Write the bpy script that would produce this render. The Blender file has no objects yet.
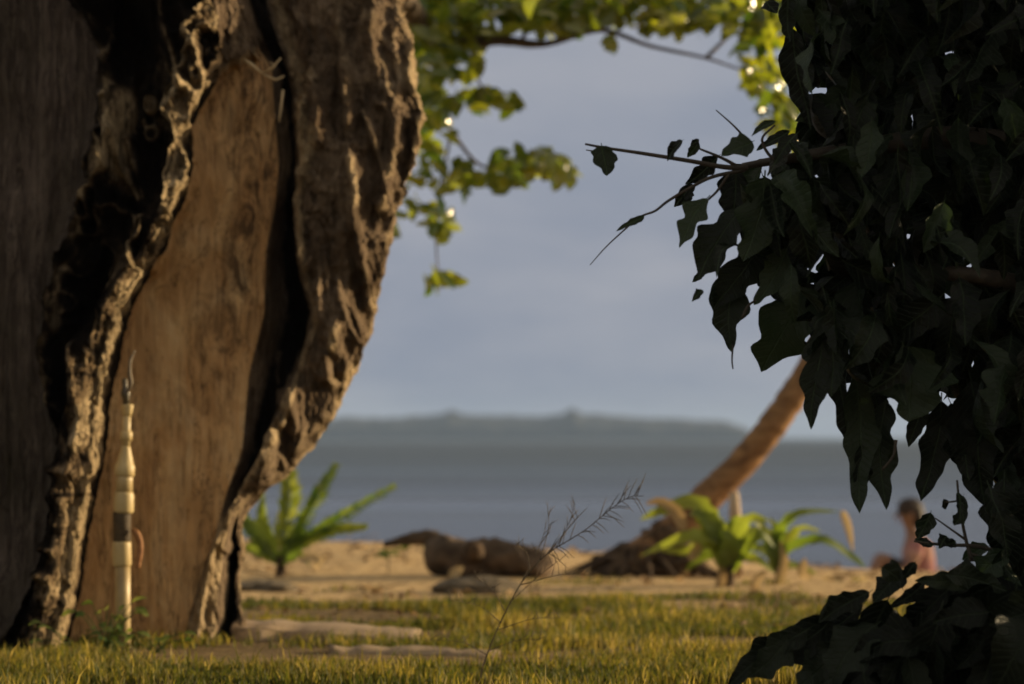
import bpy, math, random
import numpy as np
from mathutils import Vector, Matrix

random.seed(7)
RNG = np.random.default_rng(11)
S = bpy.context.scene
C = S.collection
F, CX, HY, H = 100.0/36.0*1024.0, 512.0, 437.0, 0.85      # lens, image centre, horizon row, eye height


def P(px, py, Y):
    return Vector(((px-CX)/F*Y, Y, H-(py-HY)/F*Y))


# ------------------------------------------------------------------ noise
_perm = RNG.permutation(256)
_perm = np.concatenate([_perm, _perm, _perm])
_val = RNG.random(256)*2-1


def vnoise(x, y, z):
    x, y, z = np.broadcast_arrays(np.asarray(x, float), np.asarray(y, float), np.asarray(z, float))
    xi, yi, zi = np.floor(x).astype(int), np.floor(y).astype(int), np.floor(z).astype(int)
    fx, fy, fz = x-xi, y-yi, z-zi
    fx, fy, fz = [f*f*f*(f*(f*6-15)+10) for f in (fx, fy, fz)]

    def h(a, b, c):
        return _val[_perm[_perm[_perm[a & 255]+(b & 255)]+(c & 255)]]
    r = 0
    for dx, wx in ((0, 1-fx), (1, fx)):
        for dy, wy in ((0, 1-fy), (1, fy)):
            for dz, wz in ((0, 1-fz), (1, fz)):
                r = r+h(xi+dx, yi+dy, zi+dz)*wx*wy*wz
    return r


def fbm(x, y, z, o=4, ridged=False, per=.5):
    r, a, t = 0, 1.0, 0.0
    for k in range(o):
        n = vnoise(np.asarray(x)*2**k+17.3*k, np.asarray(y)*2**k+5.1*k, np.asarray(z)*2**k+9.7*k)
        if ridged:
            n = 1-2*np.abs(n)
        r = r+n*a
        t += a
        a *= per
    return r/t


def sstep(a, b, x):
    t = np.clip((np.asarray(x, float)-a)/(b-a), 0, 1)
    return t*t*(3-2*t)


# ------------------------------------------------------------------ objects
def tag(o, label=None, cat=None, group=None, kind=None):
    if label: o['label'] = label
    if cat: o['category'] = cat
    if group: o['group'] = group
    if kind: o['kind'] = kind
    return o


def thing(name, loc, label, cat, group=None):
    o = bpy.data.objects.new(name, None)
    o.empty_display_size = .1
    C.objects.link(o)
    o.location = loc
    return tag(o, label, cat, group)


class MB:
    def __init__(s):
        s.v, s.f, s.n, s.a, s.ex = [], [], 0, [], []

    def add(s, verts, faces, attr=None, ex=None):
        s.ex += list(ex) if ex is not None else [(0.0, 0.0)]*len(verts)
        verts = [tuple(map(float, p)) for p in verts]
        s.v += verts
        s.f += [tuple(int(i)+s.n for i in q) for q in faces]
        s.a += list(attr) if attr is not None else [0.0]*len(verts)
        s.n += len(verts)

    def tube(s, pts, rad, seg=10, cap=True, jit=0.0, attr=0.0):
        pts = [Vector(p) for p in pts]
        n = len(pts)
        rad = list(rad) if hasattr(rad, '__len__') else [rad]*n
        vs, fs = [], []
        t0 = (pts[1]-pts[0]).normalized()
        ref = Vector((0, 0, 1)) if abs(t0.z) < .9 else Vector((1, 0, 0))
        u = t0.cross(ref).normalized()
        for i, p in enumerate(pts):
            t = (pts[min(i+1, n-1)]-pts[max(i-1, 0)])
            if t.length < 1e-9:
                t = t0
            t = t.normalized()
            u = (u-t*u.dot(t)).normalized()
            w = t.cross(u)
            for k in range(seg):
                a = 2*math.pi*k/seg
                r = rad[i]*(1+jit*random.uniform(-1, 1))
                vs.append(p+(u*math.cos(a)+w*math.sin(a))*r)
        for i in range(n-1):
            for k in range(seg):
                k2 = (k+1) % seg
                fs.append((i*seg+k, i*seg+k2, (i+1)*seg+k2, (i+1)*seg+k))
        if cap:
            fs.append(tuple(range(seg-1, -1, -1)))
            fs.append(tuple((n-1)*seg+k for k in range(seg)))
        s.add(vs, fs, [attr]*len(vs))

    def build(s, name, mat, parent=None, smooth=True, attr=None):
        me = bpy.data.meshes.new(name)
        off = parent.matrix_world.translation if parent is not None else Vector((0, 0, 0))
        loc = Vector((0, 0, 0))
        p = parent
        while p is not None:
            loc += p.location
            p = p.parent
        va = np.array(s.v, float)-np.array(loc)
        me.from_pydata(va.tolist(), [], s.f)
        if smooth:
            me.polygons.foreach_set('use_smooth', [True]*len(me.polygons))
        if attr:
            at = me.attributes.new(attr, 'FLOAT', 'POINT')
            at.data.foreach_set('value', np.array(s.a, np.float32))
            for j, nm in enumerate(('along', 'across')):
                at = me.attributes.new(nm, 'FLOAT', 'POINT')
                at.data.foreach_set('value', np.array(s.ex, np.float32).reshape(-1, 2)[:, j].copy())
        me.materials.append(mat)
        me.update()
        o = bpy.data.objects.new(name, me)
        C.objects.link(o)
        o.parent = parent
        return o


def spline(pts, n=8):
    """Catmull-Rom through pts (vectors)."""
    pts = [Vector(p) for p in pts]
    q = [pts[0]*2-pts[1]]+pts+[pts[-1]*2-pts[-2]]
    out = []
    for i in range(1, len(q)-2):
        for k in range(n):
            t = k/n
            a, b, c, d = q[i-1], q[i], q[i+1], q[i+2]
            out.append(.5*((2*b)+(c-a)*t+(2*a-5*b+4*c-d)*t*t+(3*b-a-3*c+d)*t**3))
    out.append(pts[-1])
    return out


# ------------------------------------------------------------------ materials
class NT:
    def __init__(s, name):
        s.m = bpy.data.materials.new(name)
        s.m.use_nodes = True
        s.t = s.m.node_tree
        s.N, s.L = s.t.nodes, s.t.links
        s.N.clear()
        s.out = s.N.new('ShaderNodeOutputMaterial')

    def new(s, typ, **kw):
        n = s.N.new(typ)
        for k, v in kw.items():
            if k.startswith('_'):
                setattr(n, k[1:], v)
            else:
                n.inputs[k.replace('__', ' ')].default_value = v
        return n

    def link(s, a, b):
        s.L.new(a, b)

    def coords(s, scale=(1, 1, 1)):
        tc = s.new('ShaderNodeTexCoord')
        mp = s.new('ShaderNodeMapping')
        mp.inputs['Scale'].default_value = scale
        s.link(tc.outputs['Object'], mp.inputs['Vector'])
        return mp.outputs['Vector']

    def noise(s, scale, detail=4, rough=.55, stretch=(1, 1, 1), dist=0.0):
        n = s.new('ShaderNodeTexNoise')
        n.inputs['Scale'].default_value = scale
        n.inputs['Detail'].default_value = detail
        n.inputs['Roughness'].default_value = rough
        n.inputs['Distortion'].default_value = dist
        s.link(s.coords(stretch), n.inputs['Vector'])
        return n.outputs['Fac']

    def attr(s, name):
        a = s.new('ShaderNodeAttribute', _attribute_name=name)
        return a.outputs['Fac']

    def ramp(s, fac, stops, interp='LINEAR'):
        r = s.new('ShaderNodeValToRGB')
        cr = r.color_ramp
        cr.interpolation = interp
        while len(cr.elements) < len(stops):
            cr.elements.new(.5)
        for e, (p, c) in zip(cr.elements, stops):
            e.position = p
            c = c if hasattr(c, '__len__') else (c, c, c)
            e.color = (c[0], c[1], c[2], 1)
        s.link(fac, r.inputs['Fac'])
        return r.outputs['Color']

    def mix(s, fac, a, b, mode='MIX'):
        m = s.new('ShaderNodeMix', _data_type='RGBA', _blend_type=mode)
        for sock, v in ((m.inputs[0], fac), (m.inputs[6], a), (m.inputs[7], b)):
            if hasattr(v, 'links'):
                s.link(v, sock)
            elif hasattr(v, '__len__'):
                sock.default_value = (v[0], v[1], v[2], 1)
            else:
                sock.default_value = v
        return m.outputs[2]

    def math(s, op, a, b=None):
        m = s.new('ShaderNodeMath', _operation=op)
        for sock, v in ((m.inputs[0], a), (m.inputs[1], b)):
            if v is None:
                continue
            if hasattr(v, 'links'):
                s.link(v, sock)
            else:
                sock.default_value = v
        return m.outputs[0]

    def bump(s, h, strength=.5, dist=.01):
        b = s.new('ShaderNodeBump')
        b.inputs['Strength'].default_value = strength
        b.inputs['Distance'].default_value = dist
        s.link(h, b.inputs['Height'])
        return b.outputs['Normal']

    def bsdf(s, col, rough=.8, normal=None, spec=.3, trans=None, tmix=.3, metal=0.0):
        p = s.new('ShaderNodeBsdfPrincipled')
        if hasattr(col, 'links'):
            s.link(col, p.inputs['Base Color'])
        else:
            p.inputs['Base Color'].default_value = (col[0], col[1], col[2], 1)
        if hasattr(rough, 'links'):
            s.link(rough, p.inputs['Roughness'])
        else:
            p.inputs['Roughness'].default_value = rough
        p.inputs['Specular IOR Level'].default_value = spec
        p.inputs['Metallic'].default_value = metal
        if normal is not None:
            s.link(normal, p.inputs['Normal'])
        o = p.outputs[0]
        if trans is not None:
            t = s.new('ShaderNodeBsdfTranslucent')
            if hasattr(trans, 'links'):
                s.link(trans, t.inputs['Color'])
            else:
                t.inputs['Color'].default_value = (trans[0], trans[1], trans[2], 1)
            if normal is not None:
                s.link(normal, t.inputs['Normal'])
            m = s.new('ShaderNodeMixShader')
            m.inputs[0].default_value = tmix
            s.link(o, m.inputs[1])
            s.link(t.outputs[0], m.inputs[2])
            o = m.outputs[0]
        s.link(o, s.out.inputs['Surface'])
        return s.m


def mat_bare_wood():
    k = NT('bare_grey_wood')
    fib = k.noise(22, 6, .62, (1, 1, .07), .3)
    big = k.noise(2.2, 4, .6, (1, 1, .5))
    c = k.ramp(fib, [(.26, (.05, .038, .032)), (.5, (.115, .09, .075)), (.76, (.20, .162, .128))])
    c = k.mix(k.ramp(big, [(.4, 0), (.66, 1)]), c, (.04, .034, .022))
    crack = k.noise(7, 5, .7, (1.5, 1.5, .12), 1.2)
    c = k.mix(k.ramp(crack, [(.47, 0), (.5, .85), (.53, 0)]), c, (.018, .013, .01))
    fin = k.noise(50, 5, .7, (1, 1, .2), .5)
    c = k.mix(k.ramp(fin, [(.4, .6), (.55, 0)]), c, (.04, .03, .025))
    return k.bsdf(c, .95, k.bump(k.math('ADD', fib, fin), 1.0, .03), .05)


def mat_torn():
    k = NT('torn_rotten_wood')
    w = k.attr('wear_and_shading')  # rot and broken wood, with hollow shade and lit rims mixed in
    fib = k.noise(30, 6, .65, (1, 1, .16), .5)
    blot = k.noise(9, 5, .6, (1, 1, .6), .4)
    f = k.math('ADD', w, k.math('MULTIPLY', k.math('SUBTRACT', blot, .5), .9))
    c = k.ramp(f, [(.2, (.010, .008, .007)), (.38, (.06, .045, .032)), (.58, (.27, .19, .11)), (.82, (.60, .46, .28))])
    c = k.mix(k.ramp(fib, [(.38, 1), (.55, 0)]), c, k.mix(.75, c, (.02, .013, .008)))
    fin = k.noise(75, 5, .7, (1, 1, .3), .6)
    c = k.mix(k.ramp(fin, [(.38, .6), (.50, 0)]), c, (.03, .02, .013))
    return k.bsdf(c, .95, k.bump(k.math('ADD', fib, fin), 1.0, .03), .04)


def mat_heart():
    k = NT('smooth_heartwood')
    fib = k.noise(14, 6, .6, (1, 1, .1), .5)
    blot = k.noise(3.5, 5, .65, (1, 1, .45), .8)
    spot = k.noise(13, 5, .72, (1, 1, .45), 1.0)
    c = k.ramp(blot, [(.3, (.43, .245, .105)), (.5, (.59, .375, .18)), (.72, (.71, .53, .30))])
    c = k.mix(k.ramp(fib, [(.35, .32), (.6, 0)]), c, (.2, .085, .035))
    c = k.mix(k.math('MULTIPLY', k.ramp(spot, [(.44, 0), (.6, .9)]), k.attr('wear_and_shading')), c, (.055, .032, .018))
    crack = k.noise(6, 5, .7, (1.6, 1.6, .09), .9)
    c = k.mix(k.ramp(crack, [(.485, 0), (.5, .8), (.515, 0)]), c, (.06, .035, .018))
    return k.bsdf(c, .85, k.bump(k.math('ADD', fib, k.math('MULTIPLY', blot, 1.5)), .8, .03), .1)


def mat_bark():
    k = NT('furrowed_bark')
    w = k.attr('wear_and_shading')
    fib = k.noise(16, 7, .66, (1, 1, .2), .8)
    blot = k.noise(5, 5, .6, (1, 1, .6), .6)
    c = k.ramp(fib, [(.26, (.05, .035, .024)), (.48, (.22, .158, .105)), (.72, (.40, .30, .205))])
    c = k.mix(k.ramp(blot, [(.35, .6), (.6, 0)]), c, (.07, .045, .028))
    f = k.math('ADD', w, k.math('MULTIPLY', k.math('SUBTRACT', blot, .5), .5))
    c = k.mix(k.ramp(f, [(.4, 0), (.72, 1)]), c, (.58, .44, .27))
    c = k.mix(k.ramp(w, [(-.0, 1), (.16, 0)]), c, (.01, .008, .006))  # near-black paints the shade inside crevices into the bark
    fin = k.noise(60, 5, .7, (1, 1, .3), .6)
    c = k.mix(k.ramp(fin, [(.38, .5), (.50, 0)]), c, (.025, .017, .011))
    return k.bsdf(c, .95, k.bump(k.math('ADD', fib, fin), 1.0, .04), .05)


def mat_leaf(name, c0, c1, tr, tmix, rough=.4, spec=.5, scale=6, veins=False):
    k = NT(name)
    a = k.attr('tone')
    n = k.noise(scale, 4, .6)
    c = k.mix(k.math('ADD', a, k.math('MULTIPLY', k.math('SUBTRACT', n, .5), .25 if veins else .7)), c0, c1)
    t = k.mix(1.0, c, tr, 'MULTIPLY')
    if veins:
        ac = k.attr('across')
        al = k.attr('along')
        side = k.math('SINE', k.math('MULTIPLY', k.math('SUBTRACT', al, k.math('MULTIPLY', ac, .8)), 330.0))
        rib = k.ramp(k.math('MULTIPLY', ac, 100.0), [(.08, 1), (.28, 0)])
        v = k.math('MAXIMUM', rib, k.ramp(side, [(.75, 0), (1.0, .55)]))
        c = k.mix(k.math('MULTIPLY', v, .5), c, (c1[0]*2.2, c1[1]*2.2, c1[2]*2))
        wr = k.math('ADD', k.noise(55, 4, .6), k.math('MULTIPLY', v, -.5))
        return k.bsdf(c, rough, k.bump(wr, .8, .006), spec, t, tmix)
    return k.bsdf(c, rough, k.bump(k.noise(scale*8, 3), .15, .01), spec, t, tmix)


def mat_simple(name, c0, c1, scale=8, stretch=(1, 1, 1), rough=.8, bump=.4, dist=.01, spec=.3, detail=5):
    k = NT(name)
    n = k.noise(scale, detail, .6, stretch, .4)
    return k.bsdf(k.ramp(n, [(.32, c0), (.68, c1)]), rough, k.bump(n, bump, dist), spec)


M_bare, M_torn, M_heart, M_bark = mat_bare_wood(), mat_torn(), mat_heart(), mat_bark()
M_limb = mat_simple('limb_bark', (.05, .036, .026), (.16, .12, .085), 14, (1, 1, .4), .9, .8, .02)
M_twig = mat_simple('twig_bark', (.02, .016, .012), (.05, .04, .03), 30, rough=.7)
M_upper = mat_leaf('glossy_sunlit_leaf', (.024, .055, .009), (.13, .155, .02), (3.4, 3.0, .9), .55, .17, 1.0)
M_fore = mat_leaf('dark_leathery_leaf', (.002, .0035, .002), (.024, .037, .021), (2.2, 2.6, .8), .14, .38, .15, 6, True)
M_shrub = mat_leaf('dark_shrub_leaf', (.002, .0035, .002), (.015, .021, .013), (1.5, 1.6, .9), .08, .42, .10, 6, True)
M_seed = mat_leaf('young_palm_leaf', (.05, .11, .014), (.19, .22, .045), (2.3, 2.2, 1.0), .5, .45, .35)
M_dry = mat_leaf('dry_leaf', (.28, .2, .1), (.5, .4, .24), (1.3, 1.2, 1.0), .35, .7, .2)
M_weed = mat_leaf('weed_leaf', (.05, .09, .018), (.16, .19, .05), (2.2, 2.1, 1.2), .4, .5, .3)
M_frond = mat_leaf('palm_frond', (.03, .06, .012), (.09, .12, .02), (2.2, 2.0, 1.0), .35, .4, .4)
M_palm = mat_simple('palm_trunk_bark', (.10, .05, .023), (.33, .19, .088), 7, (1, 1, 2.0), .85, .5, .02)
M_root = mat_simple('root_mass', (.02, .013, .009), (.13, .085, .05), 20, (1, 1, .5), .95, 1.0, .03)
M_log = mat_simple('weathered_log', (.03, .021, .015), (.16, .11, .072), 9, (.5, 1, 1), .9, .9, .03)
M_stone = mat_simple('coral_stone', (.07, .055, .035), (.19, .15, .1), 18, rough=.95, bump=.9, dist=.02)
M_plank = mat_simple('grey_plank', (.15, .105, .062), (.40, .295, .185), 20, (.15, 1, 1), .9, .6, .01)
M_pvc = mat_simple('aged_white_plastic', (.30, .215, .10), (.62, .49, .26), 9, (1, 1, .5), .45, .1, .003, .4)
M_pvc2 = mat_simple('aged_plastic_coupling', (.42, .31, .14), (.56, .44, .22), 13, (1, 1, .5), .5, .15, .003, .4)
M_band = mat_simple('brown_tape', (.05, .035, .018), (.09, .062, .033), 40, (1, 1, 2), .7)
M_brass = mat_simple('dark_brass', (.05, .042, .025), (.09, .07, .04), 30, rough=.4, spec=.5)
M_hook = mat_simple('pale_hose', (.13, .10, .07), (.2, .16, .11), 30, rough=.5)
M_rust = mat_simple('rusty_lever', (.2, .085, .03), (.34, .16, .06), 40, rough=.7)


# ------------------------------------------------------------------ leaves
def leaf(mb, base, tip, width, face, bend=.12, fold=.25, wavy=.12, n=8, tone=None, tipness=.8, pet=.08, shape=.75, tone_pow=1.0):
    """A curved leaf blade from base to tip; `face` is the way its upper side looks."""
    base, tip = Vector(base), Vector(tip)
    ax = tip-base
    L = ax.length
    if L < 1e-6:
        return
    ax /= L
    fn = Vector(face)
    fn = fn-ax*fn.dot(ax)
    if fn.length < 1e-4:
        fn = ax.orthogonal()
    fn.normalize()
    side = ax.cross(fn)
    ph = random.uniform(0, 6.28)
    ph2 = random.uniform(0, 6.28)
    tw = random.uniform(-.6, .6)
    fr = random.uniform(1.5, 3.2)
    vs, fs, ex = [], [], []
    tone = random.random()**tone_pow if tone is None else tone
    wavy *= min(1, .25+L/.2*.75) if wavy > .1 else 1
    for i in range(n+1):
        t = i/n
        if t < pet:
            w = .035
        else:
            s = (t-pet)/(1-pet)
            w = math.sin(math.pi*min(1, s**shape))**tipness
            w = max(w, .0)
        a = tw*(t-.5)
        sd = side*math.cos(a)+fn*math.sin(a)
        nn = fn*math.cos(a)-side*math.sin(a)
        c = base+ax*(L*t)+fn*(bend*L*math.sin(math.pi*t))+side*(.05*L*math.sin(ph+t*3.5))
        wl = w*width*.5*(1+wavy*.75*math.sin(fr*6*t+ph)+wavy*math.sin(17*t+ph2)+wavy*.45*math.sin(33*t+ph))
        wr = w*width*.5*(1+wavy*.75*math.sin(fr*6*t+ph2)+wavy*math.sin(19*t+ph)+wavy*.45*math.sin(30*t+ph2))
        ud = wavy*width*.7
        for q, ww in ((-1, wl), (-.5, wl), (0, 0), (.5, wr), (1, wr)):
            off = fold*abs(q)**1.4*ww + (ud*math.sin(fr*5*t+ph+q*2.2) if abs(q) == 1 else ud*.35*math.sin(fr*5*t+ph+q*2.2))*min(1, w*1.5)
            vs.append(c+sd*(q*ww)+nn*off)
            ex.append((t*L, abs(q)*w*width*.5))
    for i in range(n):
        for j in range(4):
            a = i*5+j
            fs.append((a, a+1, a+6, a+5))
    mb.add(vs, fs, [tone]*len(vs), ex)


def inside(poly, x, y):
    r = False
    j = len(poly)-1
    for i in range(len(poly)):
        xi, yi = poly[i]
        xj, yj = poly[j]
        if (yi > y) != (yj > y) and x < (xj-xi)*(y-yi)/(yj-yi)+xi:
            r = not r
        j = i
    return r


# ------------------------------------------------------------------ ground
def ground_z(x, y):
    x, y = np.asarray(x, float), np.asarray(y, float)
    z = np.interp(y, [-60, 17, 20, 21.8, 23.0, 25, 29, 33, 45, 80, 200, 8000], [0, 0, .0, .0, -.14, -.56, -1.0, -1.38, -2.2, -4, -8, -12])
    z = z-sstep(16, 20, y)*np.clip(x, -1, 6)*.055*(1-sstep(60, 120, y))
    nb = 1-sstep(30, 60, y)
    z = z+nb*(.022*fbm(x*.8, y*.8, 1.5, 3)+.010*fbm(x*4, y*4, 4.5, 3))
    z = z+.03*sstep(17, 18.5, y)*(1-sstep(22, 24, y))*fbm(x*1.6, y*2.2, 8.1, 3)
    return z


def gz(x, y):
    return float(ground_z(x, y))


def grid_mesh(xs, ys, zf):
    X, Y = np.meshgrid(xs, ys)
    Z = zf(X, Y)
    v = np.stack([X, Y, Z], -1).reshape(-1, 3)
    nx, ny = len(xs), len(ys)
    i = np.arange(nx-1)[None, :]+nx*np.arange(ny-1)[:, None]
    f = np.stack([i, i+1, i+1+nx, i+nx], -1).reshape(-1, 4)
    return v, f


def mesh_np(name, v, f, mat, parent=None, smooth=True, attrs=None):
    me = bpy.data.meshes.new(name)
    f = np.asarray(f, np.int32)
    k = f.shape[1]
    me.vertices.add(len(v))
    me.vertices.foreach_set('co', np.asarray(v, np.float32).ravel())
    me.loops.add(f.size)
    me.loops.foreach_set('vertex_index', f.ravel())
    me.polygons.add(len(f))
    me.polygons.foreach_set('loop_start', np.arange(len(f), dtype=np.int32)*k)
    me.polygons.foreach_set('loop_total', np.full(len(f), k, np.int32))
    me.polygons.foreach_set('use_smooth', np.full(len(f), smooth))
    me.update(calc_edges=True)
    me.validate()
    for n, a in (attrs or {}).items():
        at = me.attributes.new(n, 'FLOAT', 'POINT')
        at.data.foreach_set('value', np.asarray(a, np.float32))
    me.materials.append(mat)
    o = bpy.data.objects.new(name, me)
    C.objects.link(o)
    o.parent = parent
    return o


def mat_ground():
    k = NT('sandy_ground')
    tc = k.new('ShaderNodeTexCoord')
    sp = k.new('ShaderNodeSeparateXYZ')
    k.link(tc.outputs['Object'], sp.inputs[0])
    n1 = k.noise(1.1, 5, .6, (1, 1.6, 1), .4)
    n2 = k.noise(9, 5, .65)
    n3 = k.noise(60, 3, .6)
    sand = k.ramp(n2, [(.3, (.36, .235, .105)), (.5, (.54, .375, .185)), (.72, (.64, .47, .26))])
    soil = k.ramp(n2, [(.3, (.07, .05, .022)), (.7, (.26, .18, .085))])
    edge = k.math('ADD', sp.outputs['Y'], k.math('MULTIPLY', k.math('SUBTRACT', n1, .5), 5.0))
    m = k.ramp(k.math('DIVIDE', k.math('SUBTRACT', edge, 12.5), 6.0), [(.2, 0), (.5, 1)])
    c = k.mix(m, soil, sand)
    litter = k.ramp(k.noise(14, 5, .7, (1, 2.2, 1)), [(.52, 0), (.63, 1)])
    c = k.mix(k.math('MULTIPLY', litter, .75), c, (.09, .06, .035))
    return k.bsdf(c, .95, k.bump(k.math('ADD', n2, k.math('MULTIPLY', n3, .4)), .8, .03), .1)


xs = np.concatenate([-np.geomspace(9, 7000, 26)[::-1], np.linspace(-8.6, 8.6, 173), np.geomspace(9, 7000, 26)])
ys = np.concatenate([np.linspace(-40, 8, 20), np.linspace(8.2, 30, 220), np.geomspace(30.4, 6900, 40)])
v, f = grid_mesh(xs, ys, ground_z)
tag(mesh_np('ground', v, f, mat_ground()), kind='structure')


def mat_sea():
    k = NT('sea_water')
    w1 = k.noise(.45, 4, .6, (1, 2.2, 1))
    w2 = k.noise(1.1, 4, .65, (.5, 2.4, 1))
    band = k.noise(.011, 3, .5, (.16, 1, 1))
    band2 = k.noise(.05, 3, .5, (.12, 1, 1))
    h = k.math('ADD', w1, k.math('MULTIPLY', w2, .8))
    b = k.new('ShaderNodeBump')
    b.inputs['Distance'].default_value = .55
    k.link(h, b.inputs['Height'])
    k.link(k.math('ADD', .45, k.math('MULTIPLY', band, .45)), b.inputs['Strength'])
    tc = k.new('ShaderNodeTexCoord')
    sp = k.new('ShaderNodeSeparateXYZ'); k.link(tc.outputs['Object'], sp.inputs[0])
    inv = k.math('DIVIDE', 60.0, sp.outputs['Y'])
    inv = k.math('ADD', inv, k.math('MULTIPLY', k.math('SUBTRACT', band, .5), .22))
    deep = k.ramp(inv, [(.06, (.035, .064, .095)), (.22, (.048, .08, .118)), (.36, (.075, .125, .20)), (.52, (.035, .062, .11)), (.7, (.07, .105, .18)), (.95, (.04, .062, .115))])
    c = k.mix(k.ramp(band2, [(.4, 0), (.6, .85)]), deep, (.022, .036, .05))
    return k.bsdf(c, k.ramp(inv, [(.05, .62), (.3, .5), (.7, .24)]), b.outputs['Normal'], .4)


v, f = grid_mesh(np.concatenate([-np.geomspace(40, 6800, 14)[::-1], np.linspace(-36, 36, 19), np.geomspace(40, 6800, 14)]),
                 np.geomspace(29, 6800, 50), lambda x, y: np.full(x.shape, -1.2))
tag(mesh_np('sea', v, f, mat_sea()), kind='structure')

# ------------------------------------------------------------------ island over the water
YI = 2300.0
kx = F/YI
prof_px = [-500, -380, -100, 100, 330, 400, 440, 452, 464, 500, 540, 562, 572, 582, 620, 660, 700, 722, 738, 746, 752]
prof_py = [437, 420, 411, 408, 411, 410, 408, 401, 408, 409, 409, 408, 401, 408, 409, 411, 414, 415, 421, 430, 438]


def island_z(x, y):
    px = CX+x*kx
    top = .84*(437-np.interp(px, prof_px, prof_py))/kx
    yy = (y-YI)/110.0
    dome = np.clip(1-yy*yy, 0, 1)**.35
    n = fbm(x/19, y/26, 3.3, 4)
    n2 = np.abs(fbm(x/11, y/11, 7.7, 3))
    return -1.6+top*dome*(1.0+.16*n-.42*n2)+.6*dome


v, f = grid_mesh(np.linspace(-830, 202, 420), np.linspace(YI-110, YI+110, 46), island_z)
M_wood = mat_simple('far_forest', (.010, .015, .016), (.03, .036, .034), .06, rough=.95, bump=.6, dist=3)
tag(mesh_np('island_forest', v, f, M_wood), 'low wooded island across the water, far off under grey cloud', 'island', kind='stuff')

# ------------------------------------------------------------------ the big hollow tree
YT = 11.6
PM = F/YT                                             # pixels per metre at the trunk
LIPX = ([-330, -60, 0, 30, 60, 120, 200, 270, 340, 400, 450, 500, 560, 620, 665],
        [30, 60, 70, 88, 100, 100, 80, 57, 48, 50, 60, 55, 45, 18, -15])
RIDGE = ([-330, 0, 60, 120, 170, 200, 240, 280, 320, 345, 400, 430, 470, 500, 560, 620, 665],
         [130, 150, 172, 160, 166, 160, 148, 126, 104, 82, 84, 72, 66, 66, 58, 42, 20])
EDGE = ([-330, -60, 0, 40, 60, 85, 110, 135, 170, 200, 230, 250, 265, 300, 340, 400, 450, 500, 560, 600, 640, 665],
        [190, 208, 216, 221, 224, 212, 199, 187, 194, 186, 169, 166, 152, 131, 122, 109, 103, 93, 83, 76, 69, 62])
HRT = ([-330, -20, 40, 60, 120, 160, 200, 250, 310, 370, 400, 450, 500, 530, 580, 620, 665],
       [225, 232, 252, 268, 272, 276, 272, 262, 261, 246, 243, 240, 221, 213, 196, 185, 176])
RLIP = ([-330, 0, 60, 100, 150, 200, 260, 310, 330, 370, 420, 450, 485, 500, 520, 560, 600, 640, 665],
        [262, 268, 286, 295, 299, 292, 298, 313, 306, 290, 271, 262, 244, 234, 224, 210, 204, 200, 196])
SIL = ([-330, -60, 0, 40, 60, 110, 140, 180, 230, 265, 300, 330, 370, 420, 450, 480, 500, 512, 530, 560, 600, 645, 665],
       [385, 392, 401, 412, 416, 423, 416, 404, 388, 380, 371, 368, 348, 326, 306, 276, 251, 238, 236, 233, 233, 240, 250])


def T(t, v):
    return np.interp(v, t[0], t[1])


rows = np.linspace(-330, 665, 640)


def gsm(a, s):
    k = np.arange(-int(3*s)-1, int(3*s)+2)
    w = np.exp(-k*k/(2*s*s))
    w /= w.sum()
    p = np.pad(a, len(k)//2, mode='edge')
    return np.convolve(p, w, 'valid')


R = {n: gsm(T(t, rows), 4) for n, t in (('lip', LIPX), ('rid', RIDGE), ('edge', EDGE), ('hrt', HRT), ('rl', RLIP), ('sil', SIL))}
def dd(ys_, vs_): return gsm(np.interp(rows, ys_, vs_), 5)


K = np.ones_like(rows)
flare = dd([560, 665], [0, .10])                      # the foot spreads a little
cav = dd([-330, -40, -15, 20, 45, 75, 150, 185, 215, 260, 340, 395, 425, 665], [-.1, -.1, .10, .14, .1, -.12, -.15, -.10, .02, .08, .09, .02, -.16, -.2])
cavA = dd([-330, -40, -15, 20, 45, 80, 95, 185, 205, 225, 260, 340, 395, 425, 665], [-.1, -.1, .10, .14, .1, -.1, -.33, -.32, -.16, .04, .08, .08, .02, -.16, -.2])
rdp = dd([-330, 50, 90, 190, 215, 665], [-.30, -.26, -.16, -.17, -.30, -.34])
hood = 0*K
HOOD = lambda c: 58+13*fbm(np.asarray(c)*1.1, 3.3, 8.2, 4, per=.7)-7*(np.asarray(c)-16)
crev = dd([-330, 20, 60, 110, 180, 215, 330, 372, 392, 430, 470, 500, 525, 560, 665], [.05, .05, .18, .23, .24, .42, .42, .30, .22, .33, .32, .26, .19, .12, .10])
legd = dd([480, 520, 600, 665], [0, .03, .02, -.03])
mid1 = R['hrt']*.5+R['edge']*.5
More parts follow.
